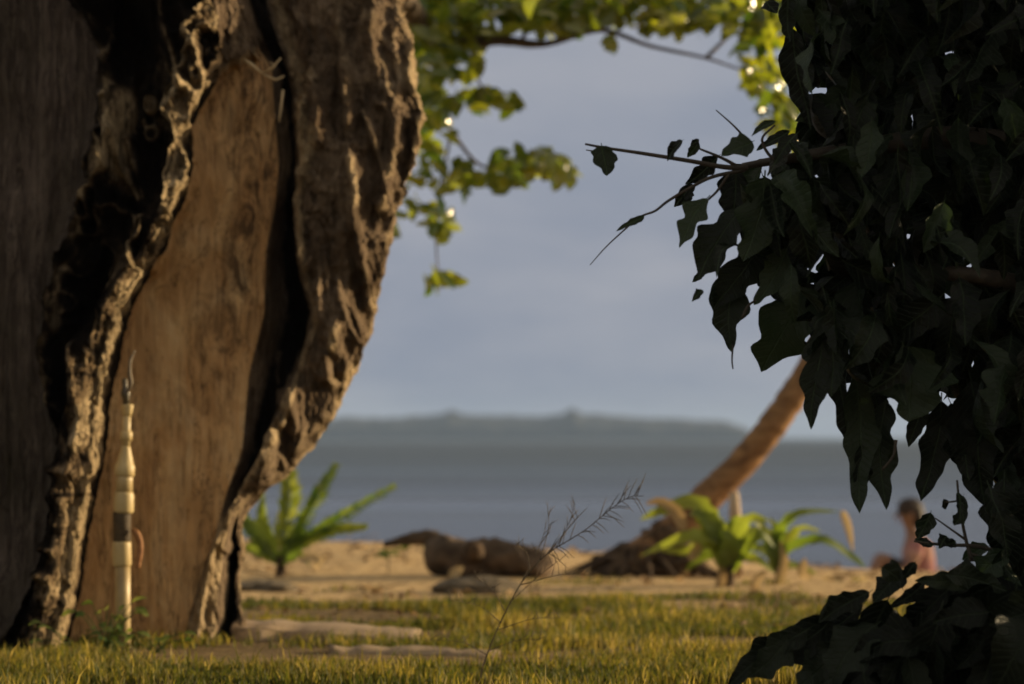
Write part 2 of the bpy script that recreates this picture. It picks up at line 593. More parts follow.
cols = [                                              # (part, x row, depth row)
    ('B', -150*K, 1.30*K), ('B', -290*K, 1.05*K), ('B', -330*K, .7*K), ('T', -290*K, .38*K), ('T', -170*K, .14*K),
    ('T', -60*K-flare*60, .0*K-flare), ('T', R['lip']*.55-25, -.06*K-flare), ('T', R['lip']-3, -.12*K-flare), ('L', R['lip']+5, -.19*K-flare),
    ('L', R['lip']*.72+R['rid']*.28+2, cavA), ('L', R['lip']*.35+R['rid']*.65, cav+.01), ('L', R['rid'], rdp-flare), ('L', R['rid']*.45+R['edge']*.55, rdp*.5-.20-flare*.7),
    ('L', R['edge'], -.22*K), ('H', R['edge']+1.5, .02*K-hood*.8), ('H', R['edge']*.8+R['hrt']*.2, .075*K-hood), ('H', mid1, .115*K-hood),
    ('H', R['edge']*.2+R['hrt']*.8, .14*K-hood), ('K', R['hrt'], .165*K+legd-hood*.8), ('K', R['hrt']*.6+R['rl']*.4, crev), ('K', R['hrt']*.2+R['rl']*.8, crev-.02),
    ('K', R['rl'], .14*K+legd), ('K', R['rl']*.8+R['sil']*.2, .15*K+legd), ('K', R['rl']*.5+R['sil']*.5, .215*K+legd), ('K', R['rl']*.15+R['sil']*.85, .285*K+legd),
    ('K', R['sil'], .38*K+legd), ('B', R['sil']-10, .55*K), ('B', R['sil']*.5+40, .95*K), ('B', 60*K, 1.25*K), ('B', -150*K, 1.30*K)]
dens = {'B': 10, 'T': 26, 'L': 30, 'H': 34, 'K': 26}
UX, UD, UP, UC = [], [], [], []
for i in range(len(cols)-1):
    n = dens[cols[i+1][0] if cols[i+1][0] != 'B' else 'B']
    for k in range(n):
        t = k/n
        UX.append(cols[i][1]*(1-t)+cols[i+1][1]*t)
        UD.append(cols[i][2]*(1-t)+cols[i+1][2]*t)
        UC.append(i+t)
UX.append(cols[-1][1]); UD.append(cols[-1][2]); UC.append(len(cols)-1.0)
UX, UD, UC = np.array(UX).T, np.array(UD).T, np.array(UC)          # rows x columns


def smooth_u(a, s=3.0):
    k = np.arange(-8, 9)
    w = np.exp(-k*k/(2*s*s)); w /= w.sum()
    b = np.concatenate([a[:, -9:-1], a, a[:, 1:9]], 1)
    return sum(w[j]*b[:, j:j+a.shape[1]] for j in range(17))


UD = smooth_u(UD, 2.6)
UX = smooth_u(UX, 1.6)
VV = rows[:, None]*np.ones_like(UX)
xm, zm = (UX-CX)/PM, H-(VV-HY)/PM
cu = UC[None, :]*np.ones_like(UX)
wL = sstep(7.2, 8, cu)*(1-sstep(13.2, 14, cu))         # torn lip
wH = sstep(13.5, 14.4, cu)*(1-sstep(17.2, 18, cu))     # heartwood
hd_ = (1-sstep(-4, 1, VV-HOOD(cu)))*sstep(13.6, 14.2, cu)*(cu < 19)
wK = np.maximum(sstep(17.5, 18.5, cu)*(1-sstep(25.5, 26.5, cu)), hd_)
wH = wH*(1-hd_)   # right-hand bark
wT = 1-np.clip(wL+wH+wK, 0, 1)
ridg = fbm(xm*6.5+.6*fbm(xm*2, 1, zm*2, 2), UD*3+2, zm*2.1, 5, True)
rough = fbm(xm*14, UD*6, zm*8, 4)
lump = fbm(xm*3.2, UD*2+7, zm*2.6, 4)
fibre = fbm(xm*38, UD*10, zm*2.4, 3)
hump = fbm(xm*2.0, 3.3, zm*1.1, 3)
dn = wT*(.016*fibre+.03*hump+.03*lump+.012*rough) \
    + wL*(.075*lump+.05*(-ridg)+.022*rough+.008*fibre) \
    + wH*(.05*hump+.03*lump+.008*fibre+.010*rough) \
    + wK*(.045*(-ridg)+.05*lump+.018*rough+.006*fibre)
fine = fbm(xm*24+1.5*fbm(xm*5, 4, zm*5, 2), UD*6, zm*8, 4, True)
cell = 1.5*fbm(xm*7.0, 2.2, zm*4.2, 3)
upL = wL*(1-sstep(300, 360, VV))
hole = sstep(.03, .20, cell)
rim = np.exp(-((cell-.02)/.05)**2)
lowL = wL*sstep(330, 400, VV)
str_ = fbm(xm*34+2*fbm(xm*4, 4, zm*4, 2), 3.3, zm*4.5, 4, True)
dn += lowL*(-.013*str_+.02*fbm(xm*9, 1.7, zm*16, 3))
dn += (wL+.8*wK)*(-.020*fine)+upL*(.11*hole-.05*rim)
kc = fbm(xm*4.0, 6.1, zm*2.2, 3)
furrow = fbm(xm*5.0+.9*zm+1.2*fbm(xm*2, 8, zm*2, 2), 7.7, zm*.9, 3, True)
dn += wK*(1-sstep(440, 500, VV))*(.05-.10*sstep(-.2, .7, furrow))
dn += wK*(.05*sstep(.05, .12, kc)-.03*sstep(.1, .16, -kc))
legc = np.exp(-((cu-23.2-1.1*fbm(zm*6, 2.6, 1.1, 3))/.42)**2)*sstep(515, 535, VV)*wK
dn += .16*legc


def seg_dist(pts):
    best = np.full(UX.shape, 1e9)
    wob = 3.0*fbm(xm*9, 3.7, zm*9, 3)
    for (ax, ay), (bx, by) in zip(pts[:-1], pts[1:]):
        dx, dy = bx-ax, by-ay
        t = np.clip(((UX+wob-ax)*dx+(VV-ay)*dy)/(dx*dx+dy*dy), 0, 1)
        best = np.minimum(best, np.hypot(UX+wob-ax-t*dx, VV-ay-t*dy))
    return best


front = (cu > 6.5)*(cu < 25.8)
ws = np.zeros_like(UX)
STROKES = [  # torn edges and splinters, sunlit paleness painted in (height m, paleness, half width px)
    ([(166, -40), (168, 30), (176, 50), (182, 75), (186, 90), (197, 100)], .07, .55, 4), ([(186, 90), (178, 105), (172, 115), (166, 130), (160, 122), (156, 106)], .06, .55, 5), ([(222, 12), (224, 30), (222, 55), (213, 75), (207, 92), (199, 107)], .05, .4, 3),
    ([(111, 85), (112, 110), (114, 140), (113, 170)], .09, .5, 4), ([(120, 135), (127, 170), (141, 207)], .07, .45, 4), ([(133, 142), (138, 170), (147, 207)], .07, .4, 3), ([(105, 95), (104, 130)], .05, .4, 2.5),
    ([(193, 128), (194, 160), (193, 185), (182, 205), (172, 222)], .07, .55, 4), ([(180, 195), (172, 215), (165, 235), (160, 252), (150, 268)], .07, .6, 7), ([(57, 292), (52, 320), (54, 360), (55, 400), (64, 412)], .07, .5, 3), ([(64, 335), (62, 375), (70, 405)], .05, .4, 2.5),
    ([(134, 288), (124, 330), (112, 375), (107, 402)], .04, .5, 3), ([(77, 345), (85, 380), (95, 420), (90, 445)], .08, .5, 7), ([(140, 10), (132, 50), (136, 80)], .05, .2, 4), ([(150, 60), (146, 95), (150, 130)], .05, .15, 4),
    ([(302, 102), (298, 130), (303, 160), (296, 190), (300, 230), (297, 262)], .06, .42, 4), ([(350, 158), (354, 200), (357, 240), (362, 270), (366, 302)], .08, .4, 6), ([(392, 82), (396, 110), (390, 150), (385, 180), (379, 205)], .07, .4, 7), ([(362, 108), (376, 150), (384, 186)], .05, .3, 3),
    ([(404, 0), (411, 30), (409, 60), (420, 105)], .05, .35, 3), ([(419, 112), (412, 150), (404, 178)], .06, .3, 4), ([(336, 326), (331, 346)], .08, .5, 7), ([(323, 356), (326, 382)], .06, .35, 5), ([(292, 385), (281, 420), (268, 442)], .05, .45, 4), ([(271, 352), (272, 385), (276, 402)], .05, .25, 5),
    ([(300, 20), (310, 80), (318, 140)], .05, .08, 6), ([(335, 10), (340, 60), (346, 120)], .05, .08, 6), ([(370, 10), (374, 60), (378, 100)], .05, .08, 6)]
for pts_, hgt, pale, hw in STROKES:
    d_ = seg_dist(pts_)
    dn -= front*hgt*np.exp(-(d_/hw)**2)
    ws = np.maximum(ws, front*pale*np.exp(-(d_/(hw*.8))**2))
patch = np.zeros_like(UX)
for cx_, cy_, rx_, ry_, a_ in ((122, 150, 22, 62, .26), (178, 175, 15, 26, .22), (110, 255, 12, 38, .22), (150, 60, 30, 60, .1), (200, 50, 14, 30, .18), (185, 30, 14, 30, .1)):
    patch = np.maximum(patch, a_*np.exp(-(((UX-cx_)/rx_)**2+((VV-cy_)/ry_)**2)**2))
patch *= .55+.9*np.clip(rough+.5*fibre+.3, 0, 1)
crumb = fbm(xm*30, UD*20, zm*20, 4, per=.8)
chip = np.floor(3.0*fbm(xm*11, 2.9, zm*6, 3, per=.6)+.5)/3.0
dn += (wL+.7*wK)*(.034*crumb+.05*chip)
dn -= .20*(1-sstep(-3, 3, VV-HOOD(cu)))*sstep(13.5, 14.2, cu)*(1-sstep(18, 18.9, cu))
UD2 = UD+dn
jag = 9*fbm(zm*5, 2.2, cu*.15, 6, per=.72)+9*fbm(zm*23+3*cu, 9.1, cu*.6, 4, per=.75)*(1-.6*sstep(330, 420, VV)*(cu < 16))
e1 = np.exp(-((cu-13)/1.2)**2)+np.exp(-((cu-25)/1.3)**2)+.6*np.exp(-((cu-21)/1.)**2)+.7*np.exp(-((cu-8)/.9)**2)
UX2 = UX+jag*e1
# stubs of old growth rings on the lower lip
for py, a, wdt in ((472, .07, 5), (500, .02, 7), (548, .06, 5), (574, .05, 4)):
    g = np.exp(-((VV-py-(cu-12)*3)/wdt)**2)*np.exp(-((cu-11.2)/1.7)**2)
    UD2 -= a*g
    UX2 -= 9*g*np.exp(-((cu-10)/1.3)**2)
# top closes in above the frame
wear_and_shading = np.zeros_like(UX)+wH*np.clip(.25+.75*sstep(15.6, 17, cu)*(1-sstep(330, 460, VV))+.5*(1-sstep(80, 200, VV)), 0, 1)
low = sstep(335, 400, VV)
vein = sstep(.25, .6, fbm(xm*5+.8*fbm(xm*4, 2, zm*4, 2), 1.1, zm*3.0, 4, True))
inC = np.exp(-((cu-9.6)/1.15)**2)
wear_and_shading += wL*(.16+upL*(1-inC*sstep(190, 215, VV))*(.12+.30*lump+.22*rough)-.5*lowL*np.clip(str_-.05, 0, 1)-.3*lowL*np.exp(-((fbm(zm*7, 1.2, 4.4, 3)-.05)/.05)**2)+.15*vein*(1-inC)+upL*(.55*rim-.25*hole)*(1-.45*inC)+upL*.22*sstep(.05, .3, lump)+.34*sstep(11.3, 12.4, cu)*(.35+.65*low)+.32*np.exp(-((cu-13.1)/.45)**2)+.35*low*sstep(10.2, 11.4, cu)+.18*np.exp(-((cu-8)/.35)**2)*sstep(285, 320, VV)
            - .3*inC*(1-.6*low)) + wL*.55*np.exp(-((cu-9.5)/.6)**2)*np.exp(-((VV-145)/48)**4)  # rotten and torn wood, plus painted hollow shade and sunlit rims
wear_and_shading += wK*(.24+.22*sstep(.2, .6, ridg*.6-lump*.7)-.9*legc-.45*np.exp(-((cu-19.6)/.75)**2)*(1-sstep(500, 540, VV))
            + .35*np.exp(-((cu-21.2)/.4)**2)+.3*np.exp(-((cu-25)/.5)**2)+.45*sstep(505, 540, VV)*(cu < 22.3))  # crevice and foot-gap shade painted dark, sunlit rims painted pale
brk = sstep(-.22, .18, fbm(xm*13, 4.4, zm*8, 4, per=.7))
wear_and_shading += (wL+wK)*(1-hd_*.6)*ws*(.25+.75*brk)+wL*patch+(wL+wK*.5)*.22*crumb
big = thing('hollow_tree', (P(150, 645, YT).x, YT+.5, 0), 'massive old grey tree with a brown hollow trunk and torn bark edges, leaves overhead', 'tree')
bl = np.array(big.location)
vz = np.stack([(UX2-CX)/PM, YT+UD2, H-(VV-HY)/PM], -1)
nR, nU = UX.shape
vz_flat = vz.reshape(-1, 3)-bl


def trunk_part(name, lo, hi, mat, below=None, hoodrow=None):
    j0, j1 = np.searchsorted(UC, lo-1e-6), np.searchsorted(UC, hi+1e-6)-1
    sub = vz[:, j0:j1+1].reshape(-1, 3)-bl
    n = j1-j0+1
    i = np.arange(n-1)[None, :]+n*np.arange(nR-1)[:, None]
    fc = np.stack([i, i+n, i+1+n, i+1], -1).reshape(-1, 4)
    if below is not None:                             # only under the overhanging bark
        jc = np.tile(np.arange(n-1)+j0, nR-1)
        fc = fc[np.repeat(rows[:-1], n-1) >= HOOD(UC[jc])]
    if hoodrow is not None:                           # the bark closes over the top of the hollow
        jc = np.tile(np.arange(n-1)+j0, nR-1)
        fc = fc[(UC[jc] >= 18-1e-6) | (np.repeat(rows[:-1], n-1) < HOOD(UC[jc]))]
    return mesh_np(name, sub, fc, mat, big, True, {'wear_and_shading': wear_and_shading[:, j0:j1+1].ravel()})


trunk_part('trunk', 0, 8, M_bare)
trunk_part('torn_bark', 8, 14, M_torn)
trunk_part('heartwood', 14, 18, M_heart, 56)
trunk_part('bark', 14, len(cols)-1, M_bark, None, 56)

# splintered twigs that stick out of the torn edges
sp = MB()
for pts, r in (([(243, 59), (252, 65), (262, 73)], .011), ([(262, 74), (272, 68), (281, 58)], .008), ([(262, 74), (276, 80), (284, 76)], .009),
               ([(283, 90), (281, 108), (279, 122)], .008), ([(270, 72), (275, 66), (270, 62)], .006)):
    sp.tube([P(a, b, YT+.0-.012*i) for i, (a, b) in enumerate(pts)], [r*.6, r*.65, r*.35], 7)
sp.build('splinter', mat_simple('pale_splinter', (.4, .3, .17), (.58, .46, .28), 20), big)

# limbs: up out of the top, and one that reaches back over the beach
lb = MB()
base = Vector((-1.25, YT+.55, 3.6))
lb.tube(spline([base, base+Vector((-.5, .3, 1.2)), base+Vector((-1.3, .5, 2.4)), base+Vector((-2.4, .6, 3.2))]), np.linspace(.62, .16, 25), 14, True, .05)
lb.tube(spline([base+Vector((.2, 0, -.2)), base+Vector((.35, .3, 1.0)), base+Vector((.7, .6, 2.2)), base+Vector((1.2, 1.0, 3.4))]), np.linspace(.5, .14, 25), 14, True, .05)
lb.build('limb', M_limb, big)
YB = 17.6
br = MB()
main = [Vector((-.95, YT+.7, 3.3)), Vector((-.95, 14.2, 3.75)), Vector((-.75, 16.3, 3.55)), P(440, 40, YB), P(500, 40, YB), P(545, 44, YB), P(600, 30, YB), P(650, 46, YB), P(706, 58, YB), P(745, 70, YB), P(805, 76, YB)]
mp = spline(main, 6)
br.tube(mp, np.interp(np.linspace(0, 1, len(mp)), [0, .3, .5, .75, 1], [.15, .05, .022, .011, .004]), 8, True, .08)
twigs = [[(440, 40), (438, 90), (450, 130), (440, 190), (436, 240), (440, 290)], [(450, 130), (480, 165), (520, 168), (565, 172)], [(470, 40), (478, 80), (500, 105)],
         [(706, 58), (735, 30), (760, 10)], [(745, 70), (770, 100), (784, 150)], [(600, 30), (610, 10), (640, -20)], [(520, 42), (540, 10), (560, -30)], [(440, 60), (415, 110), (405, 180)]]
for tw in twigs:
    p = spline([P(a, b, YB+random.uniform(-.15, .15)) for a, b in tw], 5)
    br.tube(p, np.linspace(.014, .004, len(p)), 6)
br.build('branch', M_limb, big)
cl = MB()
blobs = [  # px, py, rx, ry, count
    (435, 15, 40, 35, 60), (490, 12, 50, 26, 75), (560, 8, 55, 22, 75), (630, 6, 55, 20, 70), (700, 4, 50, 22, 60), (750, 12, 34, 26, 40), (425, 70, 26, 34, 42),
    (455, 60, 32, 22, 30), (428, 130, 24, 34, 40), (470, 105, 22, 14, 10), (500, 103, 20, 10, 13), (412, 185, 16, 26, 18), (452, 180, 24, 18, 18), (440, 222, 16, 18, 14), (505, 172, 18, 16, 20), (535, 168, 26, 18, 34), (562, 172, 14, 12, 12),
    (442, 284, 20, 9, 13), (755, 60, 16, 36, 26), (775, 100, 20, 40, 38), (783, 30, 22, 26, 24), (612, 46, 6, 10, 3), (660, 24, 24, 10, 10), (560, 28, 30, 10, 18), (398, 225, 8, 12, 4),
    (790, 130, 12, 30, 16)]
for bx, by, rx, ry, n in blobs:
    for _ in range(int(n*(2.0 if by < 50 else 1.6))):
        a, r = random.uniform(0, 6.28), math.sqrt(random.random())
        c = P(bx+rx*r*math.cos(a), by+ry*r*math.sin(a), YB+random.gauss(0, .35))
        d = Vector((random.gauss(0, 1), random.gauss(0, 1), random.gauss(-.5, .7))).normalized()
        L = random.uniform(.10, .19)
        leaf(cl, c-d*L*.5, c+d*L*.5, L*random.uniform(.5, .7), (random.gauss(.55, .7), random.gauss(-.35, .7), .7), .08, .2, .06, 5, None, .7, .06, .85)
# the crown beyond the frame
for _ in range(2600):
    while True:
        q = Vector((random.uniform(-1, 1), random.uniform(-1, 1), random.uniform(-1, 1)))
        if q.length < 1 and vnoise(q.x*3, q.y*3, q.z*3) > -.15:
            break
    c = Vector((-1.4+q.x*3.4, 12.9+q.y*2.6, 6.6+q.z*1.5))
    d = Vector((random.gauss(0, 1), random.gauss(0, 1), random.gauss(-.5, .7))).normalized()
    L = random.uniform(.12, .22)
    leaf(cl, c-d*L*.5, c+d*L*.5, L*.62, (random.gauss(0, .7), random.gauss(0, .7), 1), .08, .2, .06, 4, None, .7, .06, .85)
cl.build('crown', M_upper, big, True, 'tone')

# ------------------------------------------------------------------ the standpipe in the hollow
YPp = YT-.24
pp = F/YPp
pipe = thing('standpipe', (P(123, 0, YPp).x, YPp, gz(P(123, 0, YPp).x, YPp)), 'cream plastic water standpipe with stacked couplings rising in front of the hollow', 'water pipe')


def lathe(prof, name, mat, parent, lean=0.0, seg=28):
    """prof: (pixel row, centre column, pixel diameter) down the pipe."""
    mb = MB()
    mb.tube([P(c, y, YPp) for y, c, d in prof], [max(d, .2)*.92/2/pp for y, c, d in prof], seg)
    o = mb.build(name, mat, parent, True)
    return o


lathe([(664, 122.5, 17), (600, 122.6, 17), (562, 122.5, 17)], 'riser', M_pvc, pipe)
lathe([(566, 122, 19), (564.5, 122, 20.8), (547, 121.5, 21), (543, 121.5, 20.8), (541.5, 121.5, 19.5)], 'coupling', M_pvc2, pipe)
lathe([(542, 121.8, 19), (540, 121.8, 20), (527, 122, 19.2), (514, 122, 20), (512, 122.2, 18.6)], 'tape_band', M_band, pipe)
lathe([(513, 123.5, 20), (511, 123.6, 22), (496, 124, 22), (493.5, 124, 20.5), (492, 124, 19)], 'coupling', M_pvc2, pipe)
lathe([(493, 124, 18.5), (480, 124.3, 18.5), (475, 124.4, 18.5)], 'riser', M_pvc, pipe)
lathe([(476, 124.4, 20), (475, 124.5, 22), (466, 124.8, 22), (464, 125, 19), (456, 125.3, 15), (448, 125.8, 10.5), (446, 125.9, 9.5)], 'reducer', M_pvc2, pipe)
lathe([(447, 126, 9), (430, 126.4, 9), (413, 127, 9)], 'riser', M_pvc, pipe)
lathe([(441, 126, 10), (440, 126, 13.5), (432, 126.4, 13.5), (431, 126.4, 10)], 'coupling', M_pvc2, pipe)
lathe([(416, 127, 9.5), (413, 127.2, 11), (406, 127.4, 13.5), (404.5, 127.4, 13), (404, 127.4, 3)], 'cap', M_pvc2, pipe)
lathe([(405, 126.5, 8), (398, 126, 8), (396, 125.6, 10), (391, 125.2, 10), (388, 125, 6), (380, 124.6, 6.5), (378, 124.6, 3)], 'nozzle', M_brass, pipe)
mb = MB()
mb.tube(spline([P(127, 392, YPp-.01), P(131, 384, YPp-.02), P(129.5, 372, YPp-.03), P(130.5, 360, YPp-.03), P(135, 351, YPp-.02)], 6), [.008]*12+list(np.linspace(.008, .004, 13)), 8)
mb.build('spout', M_hook, pipe)
mb = MB()
mb.tube(spline([P(132, 530, YPp-.02), P(137, 534, YPp-.03), P(140, 545, YPp-.03), P(139, 558, YPp-.03), P(137.5, 568, YPp-.03)], 5), [.008, .01, .012, .013, .014]+[.014]*11+[.011]*5, 8)
mb.build('lever', M_rust, pipe)

# ------------------------------------------------------------------ foreground tree, hanging dark leaves
YF = 7.5
UP = [(785, -330), (783, 0), (795, 40), (803, 100), (792, 138), (752, 160), (727, 185), (730, 225), (708, 262), (704, 288), (735, 296), (762, 268), (780, 300), (768, 350), (795, 350), (810, 368), (835, 368),
      (850, 400), (882, 402), (905, 415), (940, 402), (955, 430), (985, 480), (1000, 520), (1000, 600), (1560, 640), (1560, -330)]
ftree = thing('leafy_tree', (P(1290, 0, 8.7).x, 8.7, gz(P(1290, 0, 8.7).x, 8.7)), 'shadowed tree with big drooping curled leaves in black silhouette, twigs reaching over the sea', 'tree')
fl = MB()


def facing():
    return (random.gauss(0, .55), random.gauss(-.75, .5), random.gauss(.35, .5))


def px_leaf(mb, x0, y0, x1, y1, w, Y=None, wavy=.17, fold=.25, **kw):
    Y = YF+random.uniform(-.12, .12) if Y is None else Y
    dy = random.uniform(-.05, .05)
    leaf(mb, P(x0, y0, Y), P(x1, y1, Y+dy), w/F*Y*.92, (random.gauss(0, .25), -1, random.gauss(.15, .2)), random.uniform(-.08, .12), fold, wavy, 26, tone_pow=2.2, **kw)


EDGE_LEAVES = [  # base, tip, width in the drawing plane
    (603, 143, 605, 176, 27), (607, 146, 595, 163, 14), (684, 139, 667, 161, 15), (698, 139, 688, 158, 11), (699, 138, 691, 146, 7), (722, 156, 684, 183, 19), (698, 184, 673, 206, 14), (690, 188, 681, 206, 12),
    (645, 213, 617, 233, 8), (712, 196, 677, 247, 26), (754, 140, 722, 157, 26), (778, 121, 751, 136, 9), (792, 128, 757, 152, 12), (800, 132, 772, 165, 16), (742, 205, 699, 280, 44), (738, 250, 731, 352, 42), (758, 235, 716, 312, 40),
    (706, 272, 692, 282, 8), (704, 290, 691, 301, 9), (792, 245, 752, 304, 30), (805, 275, 766, 374, 62), (818, 325, 816, 430, 30), (848, 365, 866, 513, 36), (842, 365, 844, 452, 22), (888, 392, 884, 510, 34), (872, 372, 878, 470, 24),
    (905, 340, 907, 422, 88), (940, 392, 924, 502, 38), (922, 398, 911, 448, 20), (962, 372, 992, 505, 60), (946, 398, 972, 480, 40), (785, -10, 792, 42, 18), (796, 20, 806, 128, 34), (766, 0, 776, 14, 18), (740, 165, 726, 232, 36), (765, 170, 745, 262, 50),
    (830, 300, 836, 396, 60), (858, 440, 862, 505, 22), (990, 480, 1004, 560, 40), (1010, 470, 1000, 580, 50), (990, 545, 962, 560, 18), (1004, 545, 975, 588, 30)]
for e in EDGE_LEAVES:
    px_leaf(fl, *e)
random.seed(21)
n = 0
while n < 5200:
    x, y = random.uniform(700, 1560), random.uniform(-330, 620)
    Lp = random.uniform(38, 84)
    a = random.gauss(0, .45)
    x1, y1 = x+Lp*math.sin(a), y+Lp*math.cos(a)
    w = Lp*random.uniform(.28, .46)
    if not (inside(UP, x, y) and inside(UP, x1, y1) and inside(UP, (x+x1)/2-w*.5, (y+y1)/2) and inside(UP, (x+x1)/2+w*.5, (y+y1)/2)):
        continue
    inner = min(1, max(0, (x-760)/500))
    Y = YF+random.uniform(-.15, .55+2.0*inner)
    leaf(fl, P(x, y, Y), P(x1, y1, Y+random.uniform(-.12, .12)), w/F*Y, facing(), random.uniform(-.3, .35), random.uniform(.1, 1.3), .16, 16, tone_pow=3.6)
    n += 1
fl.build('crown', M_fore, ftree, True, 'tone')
tb = MB()
fb = ftree.location
tp = spline([fb+Vector((0, 0, -.1)), fb+Vector((-.05, .02, 1.0)), fb+Vector((.1, .1, 2.2)), fb+Vector((0, 0, 3.4))])
tb.tube(tp, np.linspace(.16, .06, len(tp)), 14, True, .06)
tb.build('trunk', M_limb, ftree)
tb = MB()
LIMBS = [[(1290, 300), (1150, 190), (980, 140), (850, 150), (742, 166)], [(1290, 250), (1150, 60), (1000, -20), (860, -60)], [(1290, 420), (1150, 330), (1000, 280), (860, 270)], [(1290, 500), (1150, 470), (1040, 440), (990, 470)]]
for L in LIMBS:
    p = spline([P(a, b, 8.7 if i == 0 else (8.2 if i < 2 else 7.6)) for i, (a, b) in enumerate(L)], 7)
    tb.tube(p, np.linspace(.06, .008, len(p)), 8, True, .06)
tb.build('branch', M_twig, ftree)
TW = [([(748, 168), (724, 167), (690, 161), (640, 153), (606, 148), (585, 144)], .0085, .003), ([(606, 148), (596, 151), (586, 150)], .003, .0015), ([(745, 170), (712, 177), (690, 188), (668, 201), (655, 211), (640, 217), (622, 232), (605, 248), (590, 265)], .006, .0012),
      ([(740, 168), (722, 158), (700, 149)], .006, .003), ([(748, 142), (735, 127), (716, 110)], .004, .0015), ([(730, 172), (718, 190), (708, 200)], .005, .003), ([(790, 150), (775, 160), (762, 140), (775, 125)], .006, .003),
      ([(972, 560), (966, 540), (960, 508), (957, 480)], .006, .003), ([(1000, 552), (975, 546), (950, 545), (925, 543), (914, 541)], .007, .003), ([(966, 540), (952, 530), (935, 518)], .004, .002), ([(1005, 575), (985, 560), (968, 553)], .008, .005), ([(1000, 585), (975, 560), (950, 572)], .006, .004),
      ([(962, 500), (950, 502), (944, 502)], .003, .002), ([(896, 440), (893, 456), (882, 470)], .005, .003), ([(733, 345), (732, 360), (733, 369)], .003, .002), ([(742, 318), (748, 306), (756, 300)], .005, .003)]
for pts, r0, r1 in TW:
    p = spline([P(a, b, YF-.02) for a, b in pts], 5)
    tw = MB()
    tw.tube(p, np.linspace(r0, r1, len(p)), 6)
    tw.build('twig', M_twig, ftree)
for e in [(944, 498, 945, 510, 10), (930, 510, 919, 540, 20), (955, 490, 962, 522, 9), (965, 494, 962, 526, 12), (962, 512, 955, 526, 14), (948, 536, 938, 548, 14), (935, 545, 914, 540, 10), (956, 540, 946, 546, 12), (893, 452, 889, 462, 6)]:
    sl = MB()
    px_leaf(sl, *e, Y=YF-.03)
    sl.build('withered_leaf', M_fore, ftree, True, 'tone')

# low shrub under it
LO = [(760, 705), (835, 668), (868, 640), (905, 615), (925, 598), (960, 584), (1000, 577), (1450, 560), (1450, 745), (735, 745)]
YS = 7.1
shrub = thing('low_shrub', (P(1080, 0, YS+.4).x, YS+.4, gz(1.4, YS+.4)), 'low dark shrub with crumpled leaves, filling the corner beneath the silhouetted tree', 'shrub')
ll = MB()
for e in [(812, 622, 728, 690, 34), (800, 632, 745, 676, 36), (835, 612, 770, 668, 44), (872, 588, 820, 624, 22), (852, 592, 818, 622, 18), (868, 600, 800, 650, 30), (899, 566, 874, 604, 26), (880, 566, 900, 580, 22), (890, 595, 850, 660, 50), (905, 590, 890, 560, 20), (925, 578, 890, 610, 16),
          (985, 572, 915, 584, 22), (960, 580, 905, 640, 40), (940, 575, 1010, 590, 24), (880, 620, 830, 690, 50), (840, 640, 800, 690, 44), (930, 600, 905, 690, 50), (915, 560, 903, 580, 14)]:
    px_leaf(ll, *e, Y=YS+random.uniform(-.1, .1), wavy=.17)
random.seed(33)
n = 0
while n < 620:
    x, y = random.uniform(740, 1450), random.uniform(560, 740)
    Lp = random.uniform(50, 100)
    a = random.gauss(-.75, .6)
    x1, y1 = x+Lp*math.sin(a), y+Lp*math.cos(a)
    if not (inside(LO, x, y) and inside(LO, x1, min(y1, 744)) and inside(LO, (x+x1)/2-12, (y+y1)/2-12)):
        continue
    Y = YS+random.uniform(-.2, .3+.6*(x-740)/700)
    leaf(ll, P(x, y, Y), P(x1, min(y1, 750), Y+random.uniform(-.1, .1)), Lp*random.uniform(.4, .62)/F*Y, facing(), random.uniform(-.2, .3), .4, .16, 14, tone_pow=3.6)
    n += 1
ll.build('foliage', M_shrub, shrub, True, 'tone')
st = MB()
sb = shrub.location
for k in range(9):
    x1 = 800+k*60
    p = spline([sb+Vector((random.uniform(-.08, .08), 0, -.03)), sb+Vector((random.uniform(-.2, .2), -.1, .25)), P(x1, 650-20*min(k, 4)+random.uniform(0, 30), YS+.1)], 6)
    st.tube(p, np.linspace(.014, .004, len(p)), 6)
st.build('stem', M_twig, shrub)

# ------------------------------------------------------------------ leaning palm
YP = 17.7
pb = P(640, 0, YP)
palm = thing('leaning_palm', (pb.x, YP, gz(pb.x, YP)), 'reddish brown palm trunk leaning right from a dark root mound by the sea', 'palm tree')
pts = [P(640, 566, YP), P(668, 538, YP), P(705, 500, YP), P(745, 460, YP), P(785, 408, YP), P(820, 350, YP+.05), P(850, 270, YP+.2), P(872, 150, YP+.4), P(885, -20, YP+.6), P(890, -240, YP+.8)]
ppts = spline(pts, 12)
nn = len(ppts)
pr = np.interp(np.linspace(0, 1, nn), [0, .12, .3, .6, 1], [.16, .108, .088, .083, .07])
pr = pr*(1+.05*np.abs(np.sin(np.arange(nn)*1.9))+.02*RNG.standard_normal(nn))
mb = MB(); mb.tube(ppts, pr, 20, True, .03); mb.build('trunk', M_palm, palm)


